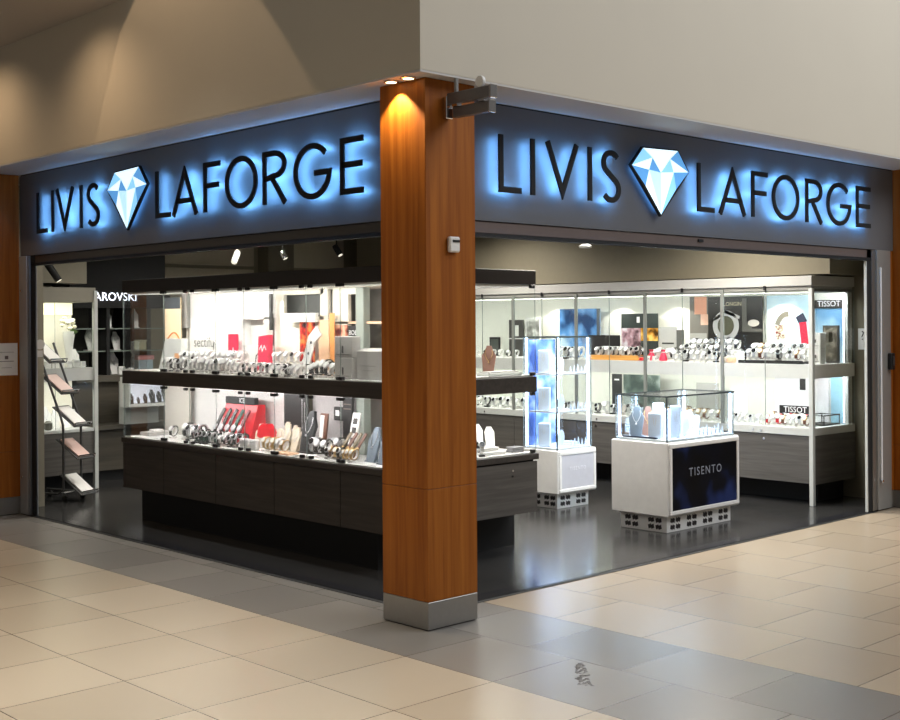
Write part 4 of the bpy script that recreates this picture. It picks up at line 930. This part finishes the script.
for y, m, l in ((1.70, PEACH, 'peach'), (1.79, M('ivory_cushion', (240, 226, 214), .6), 'ivory')):
    o = build('cushion', B().box(5.41, 5.47, y - .04, y + .04, UR, UR + .055, c=.012), m); tag(o, 'small %s watch cushion on the upper shelf edge by the post' % l, 'cushion')

# -------- goods in the long display counter
US, LS = 1.2685, .7095
g1 = thing('gift_bag', 'white paper gift bag with orange handles at the left end of the counter', 'gift bag', (1.0, 4.27, US))
fnb = lambda a, z, d: Vector((.98 + d + (z - US) * .12, a, z))
build('bag', B().prism([(4.10, US), (4.44, US), (4.38, 1.53), (4.13, 1.53)], fnb, 0, .07), GREYW, g1)
build('handle', B().tube([fnb(4.16 + .18 * k / 8, 1.53 + .05 * math.sin(PI * k / 8), .0) for k in range(9)], .006), ORANGE, g1)
build('ribbon', B().box(.972, .979, 4.10, 4.17, US + .09, US + .14), M('ribbon_peach', (236, 170, 120), .5), g1)
card('poster', 'cream and peach panel with dark top behind the white gift bag', 'poster', 1.12, 4.30, 4.55, US, 1.88, M('cream_glow', (246, 224, 186), .5), .012, strip=[('dark_top', M('slate_print', (70, 76, 82), .4), 0, 1, .84, 1)])
t = thing('lettering', 'grey cut out script lettering on the white back panel of the counter', 'lettering', (1.188, 4.06, 1.49))
build('letters', text_mesh('sectifu', .12, lambda a, z, d: Vector((1.188 - d, 4.06 - a, 1.495 + z)), .001), M('script_grey', (104, 102, 102), .5), t)
build('flourish', B().ribbon([(3.90, 1.50), (3.915, 1.44), (3.95, 1.39), (3.985, 1.375)], .008, lambda a, z, d: Vector((1.188 - d, a, z)), 0, .003), M('script_grey', (104, 102, 102), .5), t)
card('show_card', 'tall raspberry red card with white mark on the upper counter shelf', 'card', 1.13, 3.46, 3.60, US, 1.568, PINKRED, strip=[('mark', WINK, .25, .75, .52, .56), ('mark', WINK, .46, .54, .46, .64)])
t = thing('display_box', 'open white display box on the back panel of the upper counter shelf', 'display box', (1.15, 3.2, 1.42))
build('shell', B().box(1.10, 1.188, 3.06, 3.37, US, 1.48).box(1.18, 1.188, 3.06, 3.37, 1.48, 1.70).box(1.10, 1.188, 3.06, 3.37, 1.685, 1.70).box(1.10, 1.188, 3.36, 3.37, 1.48, 1.70).box(1.10, 1.188, 3.06, 3.07, 1.48, 1.70), WHITE, t)
t = thing('bag', 'raspberry red carrier bag with white script before the white display box', 'bag', (1.05, 3.01, US)); build('bag', B().prism([(2.95, US), (3.085, US), (3.07, 1.55), (2.94, 1.565)], lambda a, z, d: Vector((1.05 + d, a, z)), 0, .045), PINKRED, t)
build('script', B().ribbon([(3.06, 1.45), (3.03, 1.48), (3.02, 1.44), (2.99, 1.48), (2.97, 1.45)], .008, lambda a, z, d: Vector((1.05 - d, a, z)), 0, .002), WINK, t); build('handle', B().tube([(1.07, 3.08, 1.44), (1.05, 3.10, 1.40), (1.045, 3.105, 1.33)], .004), BLACK, t)
card('poster', 'wide white box card below the window in the counter back panel', 'card', 1.15, 2.44, 2.83, 1.66, 1.728, WHITE, .03, foot=False)
o = [q for q in bpy.data.objects if q.name == 'card'][-1:] 
build('bracket', B().box(1.15, 1.189, 2.5, 2.77, 1.66, 1.67), WHITE, bpy.data.objects[[q.name for q in bpy.data.objects if q.get('label') == 'wide white box card below the window in the counter back panel'][0]])
card('poster', 'red and orange picture card standing behind the watches on the counter', 'poster', 1.14, 2.47, 2.65, US, 1.66, picture('red_orange_print', (40, 20, 24), (200, 44, 40), (240, 140, 70), 14))
card('poster', 'plain peach card behind the white curved stand on the counter', 'card', 1.15, 2.31, 2.43, US, 1.675, PEACH)
card('poster', 'narrow orange card on the upper counter shelf', 'card', 1.15, 2.245, 2.30, US, 1.725, M('orange_card', (232, 160, 88), .5))
card('poster', 'small portrait picture on the peach inner shelf of the counter', 'poster', 1.27, 2.03, 2.13, 1.6625, 1.73, picture('portrait_print', (70, 40, 34), (226, 150, 110), (240, 196, 160), 20))
card('poster', 'red toned portrait picture below the peach inner shelf', 'poster', 1.1885, 2.14, 2.29, US, 1.637, picture('red_portrait', (96, 40, 40), (190, 110, 90), (236, 190, 160), 16), foot=False)
card('poster', 'black and white lettered poster below the peach inner shelf', 'poster', 1.1885, 2.02, 2.13, US, 1.63, BOARD, foot=False, text='BOB', tm=WINK, ts=.048, tz=.86)
for z0, z1, s in ((US, 1.415, 'lower'), (1.4155, 1.56, 'upper')):
    t = thing('watch_box', 'grey white watch box near the pillar on the counter shelf, %s of two' % s, 'box', (.86, 1.74, z0)); build('box', B().box(.82, .90, 1.645, 1.835, z0, z1, c=.004), LGREY, t); build('print', B().box(.8185, .82, 1.735, 1.75, z0 + .03, z0 + .08).box(.8185, .82, 1.67, 1.81, z0 + .02, z0 + .023), INK, t)
t = thing('display_plinth', 'large pale grey display block right beside the pillar on the counter shelf', 'display block', (.88, 1.49, US)); build('block', B().prism([(.84, US), (.84, 1.46), (.90, 1.478), (.98, 1.478), (.98, US)], lambda a, z, d: Vector((a, 1.36 + d, z)), 0, .255), LGREY, t); build('plaque', B().box(.8385, .84, 1.42, 1.57, 1.36, 1.364).box(.8385, .84, 1.44, 1.55, 1.33, 1.333), M('grey_lettering', (150, 148, 146), .5), t)
for y, s in ((2.335, 'white'),):
    t = thing('watch_stand', 'tall curved white watch stand on the upper counter shelf', 'watch stand', (1.02, y, US)); build('curved_back', B().ribbon([(2.43, US + .012), (2.41, 1.40), (2.36, 1.53), (2.27, 1.60)], .085, lambda a, z, d: Vector((1.02 + d, a, z)), 0, .012), WHITE, t)
    build('print', B().box(1.017, 1.02, 2.35, 2.37, 1.50, 1.52).box(1.017, 1.02, 2.385, 2.40, 1.42, 1.44), INK, t)
    build('foot', B().box(1.0, 1.08, 2.38, 2.48, US, US + .006), WHITE, t)
rj = random.Random(5)
def jewels(where, x0, x1, y0, y1, z, n, keys, s=(.9, 1.4)):
    nm = {'cone': 'ring on a white cone', 'bangle': 'silver bangle standing', 'gbangle': 'gold bangle standing', 'easel': 'silver pendant on a white easel', 'beasel': 'silver pendant on a black easel', 'block': 'earrings on a small white block'}
    mk = {'cone': mk_ringcone(WHITE), 'bangle': mk_bangle(SILVER), 'gbangle': mk_bangle(GOLD), 'easel': mk_pearls(WHITE), 'beasel': mk_pearls(BOARD), 'block': mk_block(WHITE, .05, .03, .06)}
    for i in range(n):
        k = rj.choice(keys); y = y0 + (y1 - y0) * (i + .5) / n + rj.uniform(-.008, .008)
        place('j_' + k, mk[k], (rj.uniform(x0, x1), y, z), rj.uniform(-.4, .4), nm[k] + ' ' + where, nm[k] + ' ' + where, rj.uniform(*s))
riser('stepped white jewellery riser on the upper counter shelf', .90, 1.02, 3.095, 3.73, US, .05)
riser('white riser under watches below the script lettering', .90, 1.02, 3.74, 4.085, US, .05)
row('on the riser under the script lettering', '', (.96,), 3.76, 4.07, US + .0505, 5, ['white', 'black', 'white', 'steel'], s=(1.25, 1.45))
row('on the upper counter shelf under the script lettering', '', (.81,), 3.74, 4.08, US, 6, ['white', 'black', 'white', 'steel'], s=(1.2, 1.4))
row('on the upper counter shelf near the red card', '', (.83,), 3.04, 3.70, US, 11, ['white', 'white', 'steel', 'white'], s=(1.25, 1.5))
row('on the stepped riser before the red card', '', (.945,), 3.12, 3.72, US + .0505, 8, ['white', 'white', 'steel', 'white'], s=(1.3, 1.5), jit=.004)
row('at the front of the upper counter shelf', '', (.785, .885), 2.15, 2.98, US, 11, ['white', 'white', 'black', 'steel'], s=(1.0, 1.12), step=.0)
riser('white riser under watches before the red and orange card', 1.0, 1.115, 2.50, 2.93, US, .07)
row('on the riser before the red and orange card', '', (1.052,), 2.52, 2.90, US + .0705, 5, ['white', 'steel', 'white', 'green'], s=(1.15, 1.25))
row('on the upper counter shelf near the pillar', '', (.85,), 1.87, 2.14, US, 5, ['black', 'dsteel', 'steel'], s=(1.2, 1.6))
# lower deck of the counter
t = thing('watch_display', 'red stepped watch display with a black lettered header', 'watch display', (1.03, 3.3, LS))
build('body', B().prism([(.96, LS), (1.05, 1.02), (1.12, 1.02), (1.12, LS)], lambda a, z, d: Vector((a, 3.08 + d, z)), 0, .44), RED, t)
build('header', B().box(1.03, 1.07, 3.10, 3.50, 1.0205, 1.075, c=.002), BOARD, t); build('lettering', text_mesh('ICE', .05, lambda a, z, d: Vector((1.03 - d, 3.27 - a, 1.047 + z)), .001), WINK, t)
for i, (m, l) in enumerate(((BLACK, 'black'), (BLACK, 'black'), (BOARD, 'black'), (GREEN, 'dark green'), (M('maroon_strap', (110, 24, 34), .5), 'maroon'))):
    y = 3.50 - i * .085; f_ = lambda a, z, d: Vector((.90 + (z - LS) * .42 - d, y + a, z))
    t = thing('watch', '%s long strapped watch laid on the red watch display%s' % (l, ['', ' second from the left', ' in the middle', '', ''][i] if l == 'black' else ''), 'watch', (.93, y, LS))
    if i == 0: t['label'] = 'black long strapped watch laid leftmost on the red watch display'
    sb = build('strap', B().ribbon([(.03, LS + .006), (.01, LS + .10), (-.005, LS + .20), (-.03, LS + .27)], .034, f_, 0, .012), m, t); build('case', B().lathe([(.024, 0), (.027, .004), (.027, .010), (.022, .013)], f_(.01, LS + .13, .012), 16, axis=Vector((-.92, 0, .38))), SILVER, t); build('edge_stripe', B().ribbon([(.045, LS + .006), (.026, LS + .10), (.011, LS + .20)], .004, f_, .012, .014), WHITE, t)
row('on the counter deck before the red watch display', '', (.82, .88), 3.02, 3.62, LS, 9, ['black', 'steel', 'white', 'green'], s=(1.0, 1.3))
row('at the left end of the counter deck', '', (.90,), 3.66, 3.92, LS, 4, ['black', 'black', 'dsteel'], s=(1.3, 1.7))
row('alone by the left corner of the counter deck', '', (.90,), 4.06, 4.16, LS, 1, ['black'], s=(1.2, 1.3))
t = thing('pouch', 'bright red velvet pouch among necklaces on the counter deck', 'pouch', (.95, 2.81, LS)); build('bag', B().prism([(2.72, .80), (2.75, .86), (2.79, .895), (2.85, .895), (2.90, .86), (2.91, .80), (2.88, .79), (2.75, .79)], lambda a, z, d: Vector((.92 + d, a, z)), 0, .06), RED, t); build('stand', B().box(.93, .98, 2.75, 2.88, LS, .79), WHITE, t)
for i, y in enumerate((3.00, 2.95, 2.75, 2.70, 2.65, 2.60, 2.54, 2.48)):
    place('bust_ivory', mk_bust(M('ivory_velvet', (214, 200, 178), .6), SILVER), (1.06 - (i % 2) * .10, y, LS), 0, 'ivory necklace bust on the counter deck around the red pouch', 'ivory busts around the red pouch', .78 + .1 * (i % 3))
jewels('on the counter deck before the red pouch', .80, .84, 2.76, 3.02, LS, 4, ['easel', 'bangle', 'block'])
row('on the counter deck between red pouch and black bust', '', (.83,), 2.42, 2.72, LS, 5, ['steel', 'gold', 'white'], s=(1.1, 1.4))
card('board', 'tall black board behind the black necklace bust', 'display board', 1.15, 2.56, 2.87, LS, 1.12, BOARD, strip=[('chain', SILVER, .25, .27, .35, .9), ('chain', SILVER, .15, .165, .3, .85)])
place('bust_black', mk_bust(M('black_velvet', (20, 22, 26), .5), SILVER), (.97, 2.345, LS), 0, 'large black necklace bust with pearls on the counter deck', None, 1.5)
card('bracelet_board', 'slanted brown and cream bracelet board beside the black bust', 'display board', 1.0, 2.17, 2.255, LS, 1.0, BROWN, .012, lean=.12, strip=[('bracelet', PAPER, .45, .95, .1, .95)])
card('screen', 'small black plaque with white signature on the counter back panel', 'plaque', 1.185, 2.13, 2.27, .94, 1.04, BOARD, .03, foot=False, strip=[('signature', WINK, .55, .85, .35, .75)])
row('on the counter deck below the small black plaque', '', (.88, .99), 2.0, 2.20, LS, 3, ['black', 'dsteel', 'black'], s=(1.2, 1.6))
card('board', 'dark framed board at the counter deck near the pillar', 'display board', 1.14, 2.02, 2.12, LS, 1.12, BOARD, .02, strip=[('line', M('taupe_line', (110, 96, 88), .5), .1, .9, .78, .80), ('line', M('taupe_line', (110, 96, 88), .5), .1, .9, .86, .88)])
card('bracelet_board', 'slanted white bracelet ladder leaning before the dark framed board', 'display board', .98, 1.82, 1.90, LS, 1.02, PAPER, .012, lean=.22, strip=[('bracelet', INK, .2, .8, .75, .88), ('bracelet', INK, .2, .8, .55, .68), ('bracelet', INK, .2, .8, .32, .45)])
for i, y in enumerate((1.86, 1.80, 1.75, 1.70)):
    t = thing('watch', 'brown strapped watch leaning upright near the grey blue bust', 'watch', (.9, y, LS), 'brown watches near the grey blue bust'); f_ = lambda a, z, d: Vector((.88 + (z - LS) * .5 - d, y + a, z))
    build('strap', B().ribbon([(.015, LS + .006), (0, LS + .10), (-.03, LS + .18)], .026, f_, 0, .010), BROWN if i % 2 else M('olive_brown_strap', (110, 96, 70), .5), t); build('case', B().lathe([(.018, 0), (.021, .003), (.021, .008), (.017, .011)], f_(0, LS + .07, .010), 14, axis=Vector((-.9, 0, .45))), GOLD, t)
row('on the counter deck below the white bracelet ladder', '', (.82,), 1.62, 1.95, LS, 7, ['brown', 'gold', 'black', 'steel'], s=(.9, 1.2))
place('bust_greyblue', mk_bust(GREYB, SILVER), (.93, 1.56, LS), 0, 'grey blue necklace bust on the counter deck by the pillar', None, 1.15)
place('bust_greyblue', mk_bust(GREYB, SILVER), (.88, 1.38, LS), 0, 'second grey blue necklace bust half hidden by the pillar', None, 1.1)
o = build('leaflet_stack', B().box(.76, .86, 2.3, 2.5, LS, LS + .008).box(.765, .86, 2.3, 2.49, LS + .008, LS + .014), PEACH); tag(o, 'flat peach leaflets lying at the front of the counter deck', 'leaflet')
o = build('leaflet_stack', B().box(.76, .85, 2.05, 2.22, LS, LS + .008).box(.765, .85, 2.06, 2.22, LS + .008, LS + .013), PAPER); tag(o, 'flat white leaflets lying at the front of the counter deck', 'leaflet')
# end bay of the counter, seen right of the pillar
place('bust_brown', mk_bust(TAN, GOLD), (1.93, 1.44, US), -.9 + PI * .5, 'tan necklace bust on the counter shelf right of the pillar', None, 1.05)
t = thing('tray', 'flat grey jewellery tray under the tan necklace bust', 'tray', (1.86, 1.33, US)); build('base', B().box(1.72, 2.06, 1.23, 1.36, US, US + .022, c=.004), GREYW, t); build('pad', B().box(1.74, 2.04, 1.245, 1.345, US + .022, US + .03), LGREY, t)
t = thing('ring_box', 'small dark grey box on the counter deck at its right end', 'box', (2.04, 1.29, LS)); build('base', B().box(1.98, 2.10, 1.25, 1.32, LS, LS + .02, c=.002), M('box_grey', (104, 104, 108), .5), t); build('lid', B().box(1.98, 2.10, 1.25, 1.32, LS + .0205, LS + .04, c=.003), M('box_grey', (104, 104, 108), .5), t)
for k, (x, y, z, l) in enumerate(((1.72, 1.30, LS, 'lower'), (1.74, 1.33, LS + .026, 'upper'))):
    t = thing('tray', 'white slanting jewellery tray at the right end of the counter deck, %s one' % l, 'tray', (x, y, z)); build('base', B().box(x - .08, x + .19 - k * .06, y - .05, y + .10, z, z + .025, c=.003), PAPER, t); build('pad', B().box(x - .07, x + .10, y - .04, y + .09, z + .025, z + .0255), LGREY, t)
for i in range(8):
    place('j_easel', mk_pearls(WHITE), (1.62 + .065 * i, 1.50 + .07 * (i % 2), LS), PI * .5 - .6, 'silver pendant on a white easel at the right end of the counter deck', 'pendants at the right end of the counter deck', 1.2 + .25 * (i % 3))
place('watch_dsteel_0', mk_watch('steel', DB_, CB), (1.66, 1.25, LS), PI * .4, 'large steel watch on black cuff at the counter corner right of the pillar', None, 1.3)

# -------- goods in the towers
ACR = M('frosted_blue_white', (214, 228, 248), .35)
def mk_tw(h, w):
    def f():
        t = thing('jewellery_block', '', 'jewellery stand'); build('block', B().box(-.03, .03, -w / 2, w / 2, 0, h, c=.006), ACR, t); build('pendant', B().tube([(-.032, -.012, h * .85), (-.034, -.008, h * .6), (-.034, 0, h * .5), (-.034, .008, h * .6), (-.032, .012, h * .85)], .002, 6), SILVER, t); return t
    return f
def mk_oval():
    t = thing('necklace_bust', '', 'necklace stand'); build('oval', B().prism(arc(0, .085, .035, .085, 0, 360, 20)[:-1], lambda a, z, d: Vector((d + z * .2, a, z)), 0, .014), ACR, t); build('chain', B().tube([(.03, -.02, .13), (.014, -.014, .09), (.008, 0, .07), (.014, .014, .09), (.03, .02, .13)], .002, 6), SILVER, t); return t
def mk_step():
    t = thing('display_riser', '', 'display riser'); build('slab', B().box(-.09, .09, -.10, .10, 0, .022, c=.003), ACR, t); build('upper_slab', B().box(-.05, .08, -.07, .08, .022, .04, c=.003), ACR, t); return t
zt = .7285
F_ = -.75 + PI * .5
for x, y, rz, key, lab, s in ((3.40, 1.06, .6, (.20, .10), 'frosted white block at the near left corner of the low tower', 1.0), (3.50, 1.10, .6, (.27, .09), 'tallest frosted white block in the low tower', 1.0), (3.59, 1.00, .6, (.25, .08), 'tall frosted white block in the middle of the low tower', 1.0), (3.80, 1.25, .6, (.20, .09), 'frosted white block behind the risers of the low tower', 1.0)):
    place('tw%s' % (key,), mk_tw(*key), (x, y, zt), rz, lab, None, s)
place('bust_blue', mk_bust(GREYB, SILVER), (3.41, 1.25, zt), .5, 'dark blue grey bust in the low tower beside the tan bust', None, 1.2)
place('bust_brown', mk_bust(TAN, GOLD), (3.56, 1.25, zt), .6, 'tan bust in the low tower behind the frosted blocks', None, 1.15)
place('oval', mk_oval, (3.71, 1.0, zt), .7, 'frosted oval necklace stand in the middle of the low tower', None, 1.2)
place('step', mk_step, (3.89, 1.06, zt), .2, 'frosted white stepped riser in the right half of the low tower', None, .9)
place('step', mk_step, (4.11, 1.04, zt), .1, 'frosted white stepped riser at the right end of the low tower', None, .85)
for i in range(7):
    place('tcone', mk_ringcone(ACR), (3.80 + .055 * i, .925, zt), 0, 'ring on a frosted cone at the front of the low tower', 'ring cones at the front of the low tower', 1.0 + .2 * (i % 3))
for i in range(3):
    place('tcone', mk_ringcone(ACR), (3.86 + .035 * i, 1.06, zt + .0365), 0, 'ring on a frosted cone on the stepped riser of the low tower', 'ring cones on the stepped riser of the low tower', 1.0)
place('easel_t', mk_pearls(ACR), (4.02, 1.20, zt), .3, 'frosted pendant easel at the back of the low tower', None, 1.6)
place('easel_t', mk_pearls(ACR), (4.14, 1.20, zt), .3, 'frosted pendant easel at the back right of the low tower', None, 1.2)
for z, nm in ((.5405, 'bottom'), (.8575, 'middle'), (1.1905, 'top')):
    place('tw(0.22, 0.11)', mk_tw(.22, .11), (3.73, 2.52, z), .5, 'tall frosted block on the %s level of the tall narrow tower' % nm, None, .95)
    place('oval', mk_oval, (3.83, 2.42, z), .5, 'frosted oval stand on the %s level of the tall narrow tower' % nm, None, .85)
    if nm == 'bottom': place('step', mk_step, (3.99, 2.47, z), .1, 'frosted riser on the bottom level of the tall narrow tower', None, .8)
    for i in range(5):
        place('tcone', mk_ringcone(ACR), (3.89 + .05 * i, 2.35, z), 0, 'ring on a frosted cone on the %s level of the tall tower' % nm, 'ring cones on the %s level of the tall tower' % nm, 1.0 + .15 * (i % 3))
# -------- goods in the left cabinet and on the boutique unit
t = thing('flower_vase', 'white vase with pale flowers in the cream wall cabinet', 'vase', (1.30, 6.72, 1.2255)); build('vase', B().lathe([(.03, 0), (.04, .01), (.03, .12), (.055, .30), (.06, .36)], (1.30, 6.72, 1.2255), 18), WHITE, t, None, True)
rf = random.Random(2); b = B()
for k in range(16): c_ = Vector((1.30 + rf.uniform(-.07, .07), 6.72 + rf.uniform(-.05, .05), 1.61 + rf.uniform(0, .11))); b.lathe([(.004, -.02), (.022, -.006), (.026, .006), (.012, .018)], c_, 8)
build('flowers', b, M('ivory_petals', (240, 236, 214), .7), t, None, True)
build('leaves', B().prism([(-.05, 1.56), (.0, 1.62), (.06, 1.58), (.0, 1.55)], lambda a, z, d: Vector((1.32 + a, 6.67 + d, z)), 0, .01), GREENL, t)
for i, x in enumerate((.96, 1.08, 1.18, 1.40)):
    place('bust_white', mk_bust(WHITE, SILVER), (x, 6.78, 1.2255), PI / 2, ['white necklace bust in the cream cabinet upper shelf, leftmost', 'white necklace bust second from left in the cream cabinet', 'white necklace bust third from left in the cream cabinet', 'white necklace bust beside the flower vase'][i], None, [1.2, 1.0, .9, .9][i])
for i in range(7): place('j_block', mk_block(WHITE, .05, .03, .06), (.95 + .075 * i, 6.62, 1.2255), PI / 2, 'earrings on a white block on the cream cabinet upper shelf', 'earring blocks on the cream cabinet upper shelf', 1.0 + .2 * (i % 3))
for i in range(5): place('bust_white', mk_bust(WHITE, SILVER), (.97 + .10 * i, 6.75, .6205), PI / 2, 'white necklace bust on the cream cabinet lower deck', 'white busts on the cream cabinet lower deck', .9 + .2 * (i % 2))
o = build('jar', B().lathe([(.03, 0), (.04, .02), (.04, .07), (.02, .09)], (1.02, 6.6, .6205), 16), M('jar_grey', (110, 108, 100), .4), None, None, True); tag(o, 'small dark grey jar on the cream cabinet lower deck', 'jar')
for i, (x, z, s) in enumerate(((1.90, 1.3725, 1.2), (2.10, 1.6125, 1.0), (2.17, 1.1105, 1.2), (2.42, 1.6125, 1.1), (2.345, 1.1105, .65), (2.20, 1.3725, 1.0))):
    place('bust_white', mk_bust(WHITE, SILVER), (x, 7.42, z), PI / 2, 'white necklace bust on the black boutique unit, ' + ['middle shelf left', 'top shelf centre', 'bottom ledge centre', 'top shelf right', 'bottom ledge right', 'middle shelf centre'][i], None, s)
for i, x in enumerate((2.14, 2.19, 2.25)):
    place('j_block', mk_block(WHITE, .05, .03, .06), (x, 7.20, 1.1105), PI / 2, 'small white earring block on the front ledge of the boutique unit', 'white blocks on the front ledge of the boutique unit', [1.5, 1.0, 1.2][i])
t = thing('gift_box', 'pale blue gift box with pink lid on the boutique unit', 'gift box', (2.5, 7.4, 1.11)); build('base', B().box(2.42, 2.60, 7.33, 7.5, 1.1105, 1.26, c=.004), M('pale_blue_box', (150, 170, 180), .5), t); build('lid', B().box(2.41, 2.61, 7.32, 7.51, 1.2605, 1.31, c=.004), M('dusty_pink_lid', (190, 130, 130), .5), t)
t = thing('gift_box', 'pale green box on the top shelf of the boutique unit', 'gift box', (2.3, 7.4, 1.3725)); build('base', B().box(2.33, 2.53, 7.35, 7.5, 1.3725, 1.46, c=.004), M('pale_green_box', (170, 172, 150), .5), t); build('lid', B().box(2.325, 2.535, 7.345, 7.505, 1.4605, 1.48, c=.004), M('pale_green_box', (170, 172, 150), .5), t)
for i in range(6): place('bust_niche', mk_bust(BOARD, SILVER), (2.01 + .082 * i, 6.755, .8205), PI / 2, 'tiny black necklace stand inside the bright lit niche', 'black stands in the bright lit niche', [.55, .35, .5, .7, .6, .95][i])
t = thing('tray', 'white jewellery tray at the far left end of the counter deck', 'tray', (1.1, 4.45, LS)); build('base', B().box(.86, 1.10, 4.40, 4.55, LS, LS + .03, c=.003), LGREY, t); build('pad', B().box(.92, 1.02, 4.43, 4.5, LS + .03, LS + .05, c=.006), PAPER, t)
# tidy the names of look-alike posters so that every top-level Empty keeps its own base
for m in bpy.data.meshes:
    if not m.users: bpy.data.meshes.remove(m)
